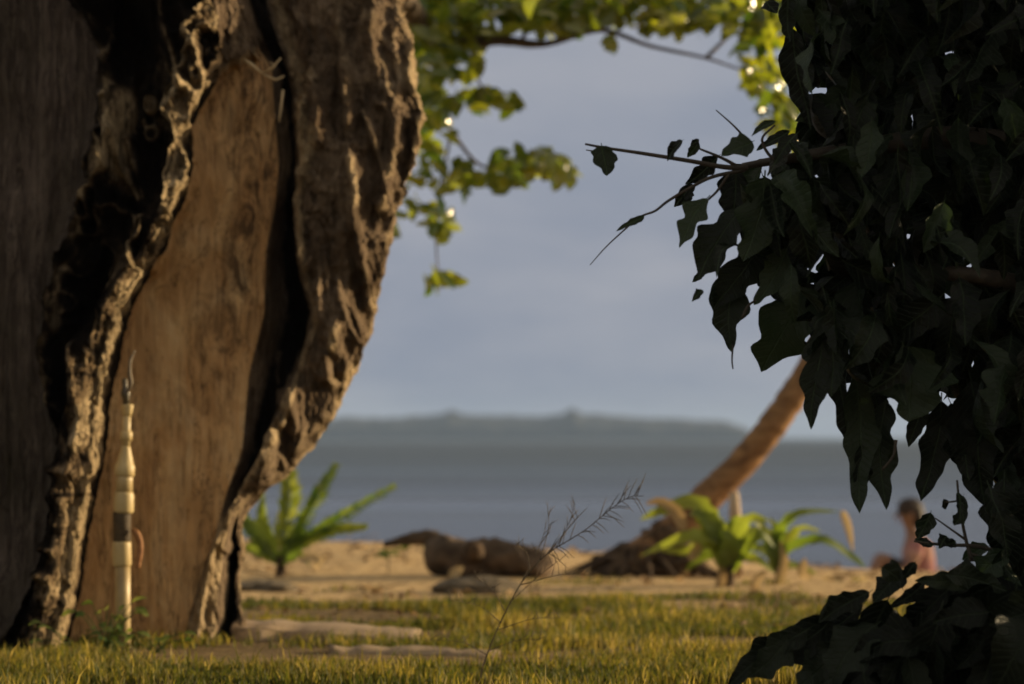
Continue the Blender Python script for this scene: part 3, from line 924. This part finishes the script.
def lump_mesh(mb, c, r, n=22, amp=.25, fr=2.0, seed=0.0, zmin=None):
    """an irregular rounded mass"""
    vs, fs = [], []
    m = n*2
    for i in range(n+1):
        th = math.pi*i/n
        for j in range(m):
            ph = 2*math.pi*j/m
            d = Vector((math.sin(th)*math.cos(ph), math.sin(th)*math.sin(ph), math.cos(th)))
            k = 1+amp*float(fbm(d.x*fr+seed, d.y*fr, d.z*fr, 3))+amp*.4*float(fbm(d.x*fr*4+seed, d.y*fr*4, d.z*fr*4, 2))
            vs.append(Vector(c)+Vector((d.x*r[0]*k, d.y*r[1]*k, d.z*r[2]*k)))
    for i in range(n):
        for j in range(m):
            j2 = (j+1) % m
            fs.append((i*m+j, (i+1)*m+j, (i+1)*m+j2, i*m+j2))
    mb.add(vs, fs)


mb = MB()
lump_mesh(mb, P(648, 568, YP)+Vector((0, .05, -.02)), (.31, .26, .17), 24, .55, 2.6, 3.0)
lump_mesh(mb, P(668, 556, YP)+Vector((0, .0, 0)), (.2, .17, .2), 20, .55, 2.8, 8.0)
for k in range(26):
    a = random.uniform(0, 6.28)
    c = P(645, 560, YP)
    q = c+Vector((math.cos(a)*random.uniform(.35, .62), math.sin(a)*.4, 0))
    q.z = gz(q.x, q.y)-.02
    mb.tube(spline([c+Vector((math.cos(a)*.15, math.sin(a)*.12, .08)), (c+q)/2+Vector((0, 0, .06)), q], 4), [.03, .028, .026, .024, .02, .018, .015, .012, .01], 6)
mb.build('roots', M_root, palm)
top = ppts[-1]
for k in range(13):
    a = 2*math.pi*k/13+random.uniform(-.15, .15)
    el = random.uniform(.0, .9)
    d = Vector((math.cos(a)*math.cos(el), math.sin(a)*math.cos(el), math.sin(el)))
    L = random.uniform(2.0, 2.6)
    rach = [top+d*(L*t)+Vector((0, 0, -1.3*t*t*L*.5)) for t in np.linspace(0, 1, 15)]
    mb = MB()
    mb.tube(rach, np.linspace(.02, .004, 15), 6, attr=.5)
    for i in range(2, 15):
        p = rach[i]
        tdir = (rach[i]-rach[i-1]).normalized()
        sd = tdir.cross(Vector((0, 0, 1))).normalized()
        for sgn in (-1, 1):
            for h in (0, .5):
                b0 = rach[i-1].lerp(p, h)
                q = b0+(sd*sgn*.8+tdir*.5+Vector((0, 0, -.35))).normalized()*(.55*math.sin(math.pi*min(1, .15+i/16)))
                leaf(mb, b0, q, .04, (0, 0, 1), .05, .3, .0, 3, random.random(), .6, .0, .6)
    mb.build('frond', M_frond, palm, True, 'tone')

# pale dead stalk propped under the palm
x0 = P(738, 0, YP-.3)
stake = thing('wooden_stake', (x0.x, YP-.3, gz(x0.x, YP-.3)), 'short pale stake standing beneath the leaning palm trunk', 'stake')
mb = MB(); mb.tube([P(739, 572, YP-.3), P(738, 540, YP-.3), P(735, 515, YP-.3), P(734, 492, YP-.3)], [.03, .033, .036, .03], 9, True, .08)
mb.build('post', mat_simple('pale_weathered_stick', (.3, .22, .15), (.48, .38, .27), 14, (1, 1, .3)), stake)

# ------------------------------------------------------------------ young palm seedlings
def blade(mb, pts, w0, tone, face=(0, -.45, .9), n=14, split=0.0):
    """a long strap leaf along a curve with a pleated middle"""
    c = spline(pts, 6)
    m = len(c)
    vs, fs = [], []
    for i, p in enumerate(c):
        t = i/(m-1)
        tdir = (c[min(i+1, m-1)]-c[max(i-1, 0)]).normalized()
        fn = Vector(face)
        fn = (fn-tdir*fn.dot(tdir)).normalized()
        sd = tdir.cross(fn)
        w = w0*(max(.0, math.sin(math.pi*min(1, .10+.9*t**.7)))**.7)*.5
        for q in (-1, -.6, -.3, 0, .3, .6, 1):
            ser = 1+(split*.5*math.sin(i*2.7+q*3) if abs(q) == 1 else 0)
            vs.append(p+sd*(q*w*ser)+fn*(.35*abs(q)*w+.05*w*math.cos(q*14)))
    for i in range(m-1):
        for j in range(6):
            a = i*7+j
            fs.append((a, a+1, a+8, a+7))
    mb.add(vs, fs, [tone]*len(vs))


def feather(mb, pts, w0, tone):
    c = spline(pts, 9)
    m = len(c)
    mb.tube(c, np.linspace(.008, .003, m), 6, attr=tone)
    for i in range(4, m):
        t = i/(m-1)
        td = (c[min(i+1, m-1)]-c[i-1]).normalized()
        sd = td.cross(Vector((random.gauss(0, .1), -.8, .6))).normalized()
        L = w0*.8*(.45+.75*math.sin(math.pi*min(1, .12+.85*t)))
        for sg in (-1, 1):
            q = c[i]+(sd*sg*.62+td*.78+Vector((0, random.gauss(0, .12), -.1))).normalized()*L*random.uniform(.8, 1.1)
            leaf(mb, c[i], q, .028, (0, -.6, .8), .06, .25, .0, 4, min(1, max(0, tone+random.gauss(0, .15))), .6, .0, .7)


def seedling(name, bx, by, Y, leaves, label, stem_h, dry=()):
    b = P(bx, by, Y)
    b.z = gz(b.x, Y)
    r = thing(name, b, label, 'palm seedling', 'young palm seedlings on the sand')
    mb = MB()
    mb.tube(spline([b+Vector((0, 0, -.04)), b+Vector((.01, 0, stem_h*.5)), b+Vector((0, 0, stem_h))], 4), np.linspace(.034, .02, 9), 9, True, .08)
    mb.build('stem', M_root, r)
    for L, w, tone in leaves:
        mb = MB()
        dz = [random.uniform(-.12, .12)*i/3 for i in range(4)]
        ps = [b+Vector((0, 0, stem_h*.7))]+[P(x, y, Y+dz[min(i+1, 3)]) for i, (x, y) in enumerate(L)]
        if w < 0:
            feather(mb, ps, -w, tone)
        else:
            blade(mb, ps, w*.9, tone, (random.uniform(-.3, .3), -.75, .7), split=.35)
        mb.build('leaf', M_seed, r, True, 'tone')
    for L, w in dry:
        mb = MB()
        blade(mb, [P(x, y, Y-.05) for x, y in L], w, random.random(), (0, -1, .2), split=.4)
        mb.build('dry_leaf', M_dry, r, True, 'tone')
    return r


YL = 17.2
seedling('palm_seedling', 279, 578, YL, [
    ([(284, 530), (290, 500), (289, 466)], -.13, .8), ([(300, 530), (316, 500), (335, 467)], -.10, .35), ([(310, 538), (345, 515), (392, 488)], -.10, .3), ([(305, 542), (335, 530), (364, 527)], -.09, .8),
    ([(262, 545), (248, 525), (238, 512)], -.09, .35), ([(268, 540), (262, 515), (264, 492)], .10, .6), ([(262, 555), (245, 548), (228, 545)], .09, .5), ([(293, 548), (300, 530), (304, 508)], .13, .3), ([(290, 560), (300, 556), (310, 566)], .08, .7)],
    'green palm seedling on the sand beside the hollow tree, leaves fanned upward', .12, [([(300, 562), (312, 556), (320, 566)], .05)])
YR = 16.3
seedling('palm_seedling', 728, 588, YR, [
    ([(722, 545), (690, 538), (640, 556)], .15, .85), ([(715, 535), (695, 505), (662, 512), (640, 520)], .15, .75), ([(712, 545), (690, 552), (660, 551)], .12, .8), ([(716, 530), (700, 518), (690, 515)], .14, .7),
    ([(735, 545), (750, 520), (770, 522)], .12, .7), ([(732, 540), (735, 525), (742, 516)], .14, .6), ([(740, 555), (760, 535), (775, 548)], .11, .5), ([(725, 560), (728, 540), (722, 530)], .14, .7), ([(732, 548), (752, 532), (772, 536)], .11, .9), ([(722, 556), (704, 558), (684, 572)], .11, .5), ([(735, 560), (756, 560), (776, 574)], .10, .7)],
    'broad leaved palm seedling in front of the leaning palm, one pale leaf curled over', .12, [([(684, 530), (676, 512), (660, 502), (645, 504)], .07), ([(718, 592), (722, 575), (718, 562)], .06), ([(752, 592), (758, 578), (768, 570)], .06), ([(690, 560), (697, 548), (694, 540)], .06)])
seedling('palm_seedling', 778, 582, YR+.3, [
    ([(775, 545), (795, 515), (842, 511)], .085, .35), ([(785, 552), (820, 540), (850, 556), (866, 568)], .085, .3), ([(770, 545), (758, 525), (745, 520)], .09, .8), ([(788, 566), (800, 568), (818, 575)], .08, .7), ([(774, 550), (776, 530), (768, 517)], .09, .6), ([(782, 550), (800, 530), (822, 532)], .09, .8), ([(770, 556), (752, 548), (738, 556)], .09, .5)],
    'slender palm seedling with arching leaves, rightmost on the grassy bank', .10, [([(842, 511), (848, 528), (853, 552)], .05), ([(778, 585), (784, 562), (780, 540)], .06), ([(800, 576), (803, 566), (805, 558)], .06)])

# ------------------------------------------------------------------ driftwood, stones, plank, bits
YG = 17.25
lg = P(490, 0, YG)
log = thing('driftwood_log', (lg.x, YG, gz(lg.x, YG)), 'dark weathered driftwood log lying on the sand near the shore', 'log')
mb = MB()
lp = spline([P(434, 557, YG+.1), P(455, 557, YG), P(480, 559, YG), P(510, 561, YG), P(535, 565, YG-.05), P(550, 570, YG-.1)], 14)
mb.tube(lp, np.interp(np.linspace(0, 1, len(lp)), [0, .04, .4, .8, .95, 1], [.085, .122, .118, .108, .09, .05]), 40, True, .04)
def roughen(mb, amp, fr):
    vv = np.array(mb.v)
    for q in range(3):
        vv[:, q] += amp*fbm(vv[:, 0]*fr+q*31, vv[:, 1]*fr, vv[:, 2]*fr, 4)
    mb.v = [tuple(r_) for r_ in vv]


roughen(mb, .055, 6.5)
mb.build('log', M_log, log)
mb = MB()
lp = spline([P(442, 545, YG+.1), P(425, 538, YG+.12), P(405, 540, YG+.15), P(384, 545, YG+.2)], 6)
mb.tube(lp, np.linspace(.07, .018, len(lp)), 12, True, .12)
mb.build('broken_branch', M_log, log)
mb = MB()
kp = [P(474, 553, YG-.15), P(473, 549, YG-.20), P(472, 546, YG-.24)]
mb.tube(kp, [.075, .06, .035], 14, True, .1)
mb.build('knot', M_root, log)

for bx, by, Y, r, lab in ((478, 604, 15.6, (.26, .2, .085), 'rounded grey stone sunk in the grass in front of the driftwood log'), (262, 606, 15.8, (.2, .18, .05), 'low grey stone beside the foot of the hollow tree')):
    c = P(bx, by, Y)
    c.z = gz(c.x, Y)
    mb = MB()
    lump_mesh(mb, c, r, 24, .3, 2.0, bx)
    tag(mb.build('stone', M_stone), lab, 'stone')

# flat slab lying on the grass
def plank(pxs, Y0, Y1, th, label):
    mb = MB()
    n = 26
    vs, fs = [], []
    for i in range(n+1):
        t = i/n
        x = (pxs[0]+(pxs[1]-pxs[0])*t-CX)/F*((Y0+Y1)/2)
        k = min(1, 6*t, 5*(1-t))*.35+.65
        yc, hw = (Y0+Y1)/2+.05*math.sin(t*5), (Y1-Y0)/2*k*(1+.25*float(fbm(t*7, 3, Y0, 3)))
        g = gz(x, yc)
        tk = th*(1-.6*t)
        top = g+tk+.012*float(fbm(t*9, 1, 2, 3))
        for yy, zz in ((yc-hw, g-.02), (yc-hw, top-.012), (yc-hw+.03, top), (yc, top+.008), (yc+hw-.03, top), (yc+hw, top-.012), (yc+hw, g-.02)):
            vs.append((x, yy+.015*float(fbm(t*14, 2, zz*9, 2)), zz))
    for i in range(n):
        for j in range(6):
            a = i*7+j
            fs.append((a, a+7, a+8, a+1))
    fs.append(tuple(range(7))); fs.append(tuple(n*7+j for j in range(6, -1, -1)))
    mb.add(vs, fs)
    return tag(mb.build('driftwood_plank', M_plank), label, 'plank')


plank((236, 420), 11.75, 12.4, .06, 'flat tan driftwood slab lying in the grass right of the hollow tree')
plank((330, 500), 11.05, 11.3, .025, 'long thin bleached board nearly buried in grass, nearest the camera')

for bx, by, Y, hh, lab in ((388, 578, 17.4, .13, 'tiny dark seedling standing alone on the sand left of the driftwood log'), (405, 566, 18.6, .15, 'small two leaved seedling between its lower and paler neighbours'), (428, 568, 18.8, .11, 'small pale seedling sprouting just left of the driftwood log')):
    b = P(bx, by, Y); b.z = gz(b.x, Y)
    r = thing('seedling', b, lab, 'seedling', 'small seedlings on the sand')
    mb = MB(); mb.tube([b+Vector((0, 0, -.02)), b+Vector((.005, 0, hh*.6)), b+Vector((0, 0, hh))], [.005, .004, .003], 6); mb.build('stem', M_twig, r)
    mb = MB()
    for k in range(7):
        a = random.uniform(0, 6.28)
        s = b+Vector((0, 0, hh*random.uniform(.55, 1)))
        leaf(mb, s, s+Vector((math.cos(a)*.1, math.sin(a)*.08, random.uniform(.0, .06))), .06, (0, -.3, 1), .1, .2, .05, 5)
    mb.build('leaves', M_weed, r, True, 'tone')

for bx, by, Y, lab in ((320, 567, 17.9, 'pale fallen leaf lying on sand right of the left palm seedling'), (456, 584, 17.0, 'pale fallen leaf on the sand just below the driftwood log'), (806, 566, 18.4, 'pale upright dead leaf on the bank below the arching palm leaves')):
    b = P(bx, by, Y); b.z = gz(b.x, Y)
    mb = MB()
    leaf(mb, b+Vector((-.05, 0, -.005)), b+Vector((.05, -.02, .07)), .07, (.2, -.8, .5), .12, .4, .1, 7, .9)
    tag(mb.build('fallen_leaf', M_dry, None, True, 'tone'), lab, 'leaf', 'pale fallen leaves')

# dry leaf litter and twigs strewn over the sand and the thin grass
mb = MB()
for _ in range(1500):
    y = random.uniform(12.5, 22)
    x = random.uniform(-1, 1)*(y*.2+.3)
    if vnoise(x*1.3, y*.9, 2.2) < -.15:
        continue
    z = gz(x, y)
    a = random.uniform(0, 6.28)
    L = random.uniform(.03, .10)
    d = Vector((math.cos(a), math.sin(a), random.uniform(.0, .35)))
    p0 = Vector((x, y, z-.004))
    if random.random() < .25:
        mb.tube([p0, p0+d*L*1.2+Vector((0, 0, .006)), p0+d*L*2.4], [.004, .004, .002], 5, attr=random.random()*.4)
    else:
        leaf(mb, p0, p0+d*L, L*.55, (random.gauss(0, .5), random.gauss(0, .5), 1), .2, .5, .09, 5, random.random())
M_litter = mat_leaf('leaf_litter_brown', (.10, .055, .025), (.42, .31, .18), (1.2, 1.1, .9), .25, .8, .2)
tag(mb.build('leaf_litter', M_litter, None, True, 'tone'), 'dry brown leaf litter strewn across the sand and grass edge', 'leaf litter', kind='stuff')

# leafy weed at the foot of the tree and pale grass leaves round it
for bx, Y, n, hh, lab in ((106, 11.2, 22, .2, 'leafy green weed growing around the foot of the standpipe'), (72, 11.15, 8, .13, 'small weed with pale leaves below the torn bark'), (157, 11.1, 7, .1, 'small pale leaved weed in the grass right of the standpipe')):
    b = P(bx, 648, Y); b.z = gz(b.x, Y)
    r = thing('weed', b, lab, 'weed', 'weeds at the foot of the tree')
    st, lv = MB(), MB()
    for k in range(n):
        a = random.uniform(0, 6.28)
        q = b+Vector((math.cos(a)*.12, math.sin(a)*.05, hh*random.uniform(.3, 1.05)))
        p = spline([b+Vector((random.uniform(-.04, .04), 0, -.02)), (b+q)/2+Vector((0, 0, .02)), q], 4)
        st.tube(p, np.linspace(.003, .0015, len(p)), 5)
        d = Vector((math.cos(a), math.sin(a)*.5, random.uniform(-.5, .3))).normalized()
        leaf(lv, q, q+d*random.uniform(.04, .075), .035, (random.gauss(0, .4), -.5, 1), .1, .2, .05, 5)
    st.build('stem', M_weed, r, True, 'tone')
    lv.build('leaves', M_weed, r, True, 'tone')

# feathery grass stalk rising before the beach
YW = 9.6
b = P(478, 0, YW); b.z = gz(b.x, YW)
wd = thing('grass_stalk', b, 'tall thin feathery grass stalk rising dark before the beach', 'wild grass')
stm = MB()
main = spline([b+Vector((0, 0, -.02)), P(482, 670, YW), P(497, 630, YW), P(520, 585, YW), P(540, 560, YW)], 8)
stm.tube(main, np.linspace(.0035, .0022, len(main)), 6)
side = spline([P(540, 560, YW), P(556, 548, YW), P(585, 530, YW), P(612, 508, YW), P(630, 497, YW), P(644, 496, YW)], 8)
M_head = mat_simple('dark_seed_head', (.06, .045, .03), (.12, .09, .06), 40)
hd = MB()
hd.tube(side, np.linspace(.0022, .001, len(side)), 5)
for i in range(4, len(side)-2):
    for s in (-1, 1):
        if random.random() < .45:
            continue
        d = Vector((random.uniform(.2, .9), random.uniform(-.3, .3), s*random.uniform(.3, 1.1)+.35)).normalized()
        L = random.uniform(.035, .085)
        q = side[i]+d*L
        hd.tube([side[i], side[i].lerp(q, .5)+Vector((0, 0, .004)), q], [.0012, .0014, .0006], 4)
hd.build('seed_head', M_head, wd)
for x0, y0, x1, y1 in ((520, 585, 545, 530), (540, 560, 548, 510), (512, 600, 560, 560), (530, 572, 516, 545), (545, 556, 580, 515), (500, 622, 450, 600), (497, 630, 560, 618), (505, 612, 470, 575), (490, 650, 540, 640), (487, 655, 430, 640), (520, 585, 590, 575), (556, 548, 575, 505)):
    p = spline([P(x0, y0, YW), P((x0+x1)/2+4, (y0+y1)/2-5, YW+.03), P(x1, y1, YW+random.uniform(-.08, .08))], 5)
    hd = MB()
    hd.tube(p, np.linspace(.0016, .0007, len(p)), 5)
    for i in range(4, len(p)):
        d = Vector((random.uniform(-.6, .9), random.uniform(-.3, .3), random.uniform(.2, 1))).normalized()
        hd.tube([p[i], p[i]+d*.02, p[i]+d*.04], [.001, .0011, .0005], 4)
    hd.build('seed_head', M_head, wd)
stm.build('stem', mat_simple('dry_dark_stem', (.05, .04, .022), (.1, .075, .04), 40), wd)

# ------------------------------------------------------------------ person on the beach
YQ = 24.2
qb = P(912, 0, YQ)
GZ = gz(qb.x, YQ)
per = thing('person', (qb.x, YQ, GZ), 'person in a faded pink and beige shirt sitting on the beach facing left', 'person')


def skin(name, joints, edges, mat, parent, root=0, sub=2):
    me = bpy.data.meshes.new(name)
    loc = Vector(parent.location) if parent.parent is None else Vector(parent.parent.location)
    me.from_pydata([tuple(Vector(j[0])-loc) for j in joints], edges, [])
    o = bpy.data.objects.new(name, me)
    C.objects.link(o)
    o.parent = parent
    m = o.modifiers.new('skin', 'SKIN')
    m.use_smooth_shade = True
    for i, j in enumerate(joints):
        sv = me.skin_vertices[0].data[i]
        sv.radius = (j[1], j[2] if len(j) > 2 else j[1])
        sv.use_root = (i == root)
    s = o.modifiers.new('sub', 'SUBSURF')
    s.levels = s.render_levels = sub
    me.materials.append(mat)
    return o


def Q(x, y, z):                                         # person's own frame: x to the right in the picture, z up from the sand
    return Vector((qb.x+x, YQ+y, GZ+z))


M_skin = mat_simple('brown_skin', (.16, .085, .05), (.24, .13, .08), 12, rough=.55, bump=.1)
J = [(Q(.06, 0, .10), .13, .12), (Q(.06, 0, .28), .115, .105), (Q(.04, 0, .45), .13, .11), (Q(.02, 0, .56), .09, .075), (Q(.0, 0, .62), .05), (Q(-.02, 0, .68), .055), (Q(-.035, 0, .76), .09, .085), (Q(-.03, 0, .83), .07),
     (Q(.03, -.14, .53), .058), (Q(-.03, -.24, .33), .045), (Q(-.17, -.2, .26), .037), (Q(-.25, -.15, .27), .03), (Q(.03, .14, .53), .058), (Q(-.03, .24, .33), .045), (Q(-.17, .2, .26), .037), (Q(-.25, .15, .27), .03),
     (Q(.03, -.1, .09), .095), (Q(-.26, -.13, .42), .068), (Q(-.36, -.12, .06), .045), (Q(-.50, -.12, .035), .032), (Q(.03, .1, .09), .095), (Q(-.26, .13, .42), .068), (Q(-.36, .12, .06), .045), (Q(-.50, .12, .035), .032),
     (Q(-.30, -.14, .24), .018), (Q(-.31, -.11, .23), .016)]
E = [(0, 1), (1, 2), (2, 3), (3, 4), (4, 5), (5, 6), (6, 7), (3, 8), (8, 9), (9, 10), (10, 11), (3, 12), (12, 13), (13, 14), (14, 15), (0, 16), (16, 17), (17, 18), (18, 19), (0, 20), (20, 21), (21, 22), (22, 23), (11, 24), (11, 25)]
skin('body', J, E, M_skin, per)
M_shirt = NT('faded_pink_shirt')
M_shirt = M_shirt.bsdf(M_shirt.ramp(M_shirt.noise(5, 3), [(.4, (.26, .12, .12)), (.6, (.36, .22, .18))]), .9, None, .1)
JS = [(Q(.06, 0, .13), .18, .16), (Q(.07, 0, .28), .175, .15), (Q(.05, 0, .45), .18, .15), (Q(.015, 0, .57), .10, .08), (Q(.03, -.15, .53), .075), (Q(-.015, -.22, .38), .066), (Q(.03, .15, .53), .075), (Q(-.015, .22, .38), .066)]
skin('shirt', JS, [(0, 1), (1, 2), (2, 3), (3, 4), (4, 5), (3, 6), (6, 7)], M_shirt, per)
M_short = mat_simple('dark_shorts', (.02, .018, .02), (.045, .04, .045), 20, rough=.9)
skin('shorts', [(Q(.06, 0, .09), .15, .14), (Q(.0, -.11, .12), .11), (Q(-.25, -.13, .41), .085), (Q(.0, .11, .12), .11), (Q(-.25, .13, .41), .085)], [(0, 1), (1, 2), (0, 3), (3, 4)], M_short, per)
mb = MB()
lump_mesh(mb, Q(-.015, 0, .815), (.112, .098, .095), 18, .1, 3.0, 2.0)
lump_mesh(mb, Q(.045, 0, .755), (.065, .085, .1), 14, .1, 3.0, 5.0)
mb.build('hair', mat_simple('dark_hair', (.012, .008, .006), (.035, .02, .014), 40, rough=.6), per)
mb = MB()
mb.tube([Q(-.115, 0, .77), Q(-.145, 0, .745), Q(-.118, 0, .735)], [.012, .018, .012], 8)
mb.build('nose', M_skin, per)
for s in (-1, 1):
    mb = MB(); lump_mesh(mb, Q(-.115, .035*s, .785), (.012, .014, .009), 8, 0, 1, 0)
    mb.build('eye', M_short, per)
    mb = MB(); lump_mesh(mb, Q(-.02, .094*s, .755), (.022, .012, .032), 8, .1, 2, 0)
    mb.build('ear', M_skin, per)
mb = MB(); mb.tube([Q(-.112, -.025, .705), Q(-.124, 0, .704), Q(-.112, .025, .705)], [.006, .009, .006], 6)
mb.build('mouth', mat_simple('lips', (.18, .06, .05), (.22, .08, .06), 20), per)

# ------------------------------------------------------------------ grass
def mat_grass():
    k = NT('grass_blades')
    a = k.attr('tone')
    c = k.ramp(a, [(.0, (.03, .043, .009)), (.36, (.085, .095, .017)), (.64, (.19, .16, .034)), (1.0, (.48, .37, .14))])
    t = k.mix(1.0, c, (1.7, 1.6, .8), 'MULTIPLY')
    return k.bsdf(c, .6, None, .25, t, .45)


def grass():
    N = 330000
    x = RNG.uniform(-1, 1, N)
    y = RNG.uniform(9.0, 18.6, N)
    x = x*(y*.21+.5)
    dn_ = fbm(x*.9, y*1.2, 5.5, 3)
    keep = RNG.random(N) < np.clip(.62+2.6*dn_-sstep(13.3, 15.8, y+1.6*dn_)*.97-.5*sstep(14.5, 17, y), .0, 1)
    # bare ground along the slab and inside the trunk
    keep &= ~((x > -1.25) & (x < -.25) & (y > 11.7) & (y < 12.5) & (RNG.random(N) < .93))
    keep &= ~((x > -.9) & (x < .35) & (y > 11.0) & (y < 11.35) & (RNG.random(N) < .7))
    keep &= ~((x < -1.12) & (y > 11.75) & (y < 12.9))
    x, y = x[keep], y[keep]
    n = len(x)
    z = ground_z(x, y)
    pn = fbm(x*1.6, y*1.6, 9.5, 3)
    h = RNG.uniform(.015, .06, n)*(1+1.1*pn)*(1+.7*(RNG.random(n) < .05))*np.where(y > 14, .75, 1)
    az = RNG.uniform(0, 2*np.pi, n)
    ln = RNG.uniform(.05, .6, n)*h
    w = RNG.uniform(.0014, .0034, n)*(1+y/40)
    fa = RNG.uniform(0, 2*np.pi, n)
    sx, sy = np.cos(fa)*w, np.sin(fa)*w
    dx, dy = np.cos(az)*ln, np.sin(az)*ln
    v = np.empty((n, 5, 3))
    v[:, 0] = np.stack([x-sx, y-sy, z-.005], -1)
    v[:, 1] = np.stack([x+sx, y+sy, z-.005], -1)
    v[:, 2] = np.stack([x+dx*.35-sx*.8, y+dy*.35-sy*.8, z+h*.6], -1)
    v[:, 3] = np.stack([x+dx*.35+sx*.8, y+dy*.35+sy*.8, z+h*.6], -1)
    v[:, 4] = np.stack([x+dx, y+dy, z+h], -1)
    b = np.arange(n)[:, None]*5
    tri = np.concatenate([b+np.array([0, 1, 3]), b+np.array([0, 3, 2]), b+np.array([2, 3, 4])], 0)
    tone = np.clip(.47+.6*pn-.28*np.exp(-((y-14.6)/.8)**2)+RNG.normal(0, .2, n), 0, 1)  # shadow band across the far grass is painted into the tone
    return mesh_np('grass', v.reshape(-1, 3), tri, mat_grass(), None, False, {'tone': np.repeat(tone, 5)})


tag(grass(), 'short golden green grass around the tree and slab', 'grass', kind='stuff')

# ------------------------------------------------------------------ haze
def box(name, x0, x1, y0, y1, z0, z1):
    v = [(x, y, z) for z in (z0, z1) for y in (y0, y1) for x in (x0, x1)]
    f = [(0, 2, 3, 1), (4, 5, 7, 6), (0, 1, 5, 4), (2, 6, 7, 3), (0, 4, 6, 2), (1, 3, 7, 5)]
    me = bpy.data.meshes.new(name); me.from_pydata(v, [], f); me.update()
    o = bpy.data.objects.new(name, me); C.objects.link(o)
    return o


HAZE = 0.00017
hz = box('haze', -7200, 7200, -60, 7100, -14, 46)
k = NT('sea_haze')
pv = k.new('ShaderNodeVolumePrincipled')
pv.inputs['Color'].default_value = (.46, .64, .98, 1)
pv.inputs['Density'].default_value = HAZE
pv.inputs['Anisotropy'].default_value = .0
k.link(pv.outputs[0], k.out.inputs['Volume'])
hz.data.materials.append(k.m)
tag(hz, 'pale sea haze over the water', 'haze', kind='stuff')

# ------------------------------------------------------------------ light, sky, camera
BETA, ELEV = math.radians(20), math.radians(12)        # sun to the right and a little beyond
sd = Vector((math.cos(ELEV)*math.cos(BETA), math.cos(ELEV)*math.sin(BETA), math.sin(ELEV)))
sun = bpy.data.lights.new('sun', 'SUN')
sun.energy = 5.0
sun.angle = math.radians(.6)
sun.color = (1, .76, .44)
so = bpy.data.objects.new('sun', sun); C.objects.link(so)
so.rotation_euler = (-sd).to_track_quat('-Z', 'Y').to_euler()

wd_ = bpy.data.worlds.new('World'); S.world = wd_
wd_.use_nodes = True
t = wd_.node_tree; t.nodes.clear()
k = NT.__new__(NT); k.t, k.N, k.L = t, t.nodes, t.links
wo = k.N.new('ShaderNodeOutputWorld'); bg = k.N.new('ShaderNodeBackground')
STR = .1
bg.inputs['Strength'].default_value = STR
sky = k.new('ShaderNodeTexSky', _sky_type='NISHITA', _sun_disc=False)
sky.sun_elevation = ELEV
sky.sun_rotation = math.pi/2-BETA
sky.dust_density = 2.0
tc = k.new('ShaderNodeTexCoord')
sep = k.new('ShaderNodeSeparateXYZ'); k.link(tc.outputs['Generated'], sep.inputs[0])
ns = k.new('ShaderNodeTexNoise'); ns.inputs['Scale'].default_value = 7.0; ns.inputs['Detail'].default_value = 5; ns.inputs['Roughness'].default_value = .55
mpn = k.new('ShaderNodeMapping'); mpn.inputs['Scale'].default_value = (1, 1, 3.0)
k.link(tc.outputs['Generated'], mpn.inputs['Vector']); k.link(mpn.outputs['Vector'], ns.inputs['Vector'])
# rain-grey cloud bank standing over the sea
g = k.ramp(sep.outputs['Z'], [(.0, (.195, .232, .312)), (.05, (.218, .255, .328)), (.16, (.275, .31, .372)), (.5, (.33, .36, .41))])
g = k.mix(k.ramp(ns.outputs['Fac'], [(.36, 0), (.62, .75)]), g, (.35, .368, .41))
q_ = .76/STR
g10 = k.mix(1.0, g, (q_*1.02, q_*.995, q_), 'MULTIPLY')
bankY = k.ramp(k.math('ADD', sep.outputs['Y'], k.math('MULTIPLY', k.math('SUBTRACT', ns.outputs['Fac'], .5), .3)), [(.15, 0), (.55, 1)])
bankZ = k.ramp(k.math('ADD', sep.outputs['Z'], k.math('MULTIPLY', k.math('SUBTRACT', ns.outputs['Fac'], .5), .3)), [(.4, 1), (.65, 0)])
bank = k.math('MULTIPLY', bankY, bankZ)
# elsewhere the evening sky with a thin warm veil
veil = k.mix(.5, sky.outputs[0], (.62/STR, .51/STR, .37/STR))
k.link(k.mix(bank, veil, g10), bg.inputs['Color'])
k.link(bg.outputs[0], wo.inputs['Surface'])

cam = bpy.data.cameras.new('camera')
cam.lens = 100; cam.sensor_width = 36
cam.shift_y = (HY-342)/1024
cam.clip_start = .1; cam.clip_end = 20000
cam.dof.use_dof = True
cam.dof.focus_distance = 8.2
cam.dof.aperture_fstop = 2.6
co = bpy.data.objects.new('camera', cam); C.objects.link(co)
co.location = (0, 0, H); co.rotation_euler = (math.pi/2, 0, 0)
S.camera = co

vs_ = S.view_settings
vs_.view_transform = 'Standard'; vs_.look = 'None'; vs_.exposure = 0.5; vs_.gamma = 1; vs_.use_curve_mapping = False
S.cycles.use_denoising = True
S.cycles.max_bounces = 8
S.cycles.transparent_max_bounces = 8
S.cycles.volume_bounces = 0
S.cycles.sample_clamp_indirect = 6
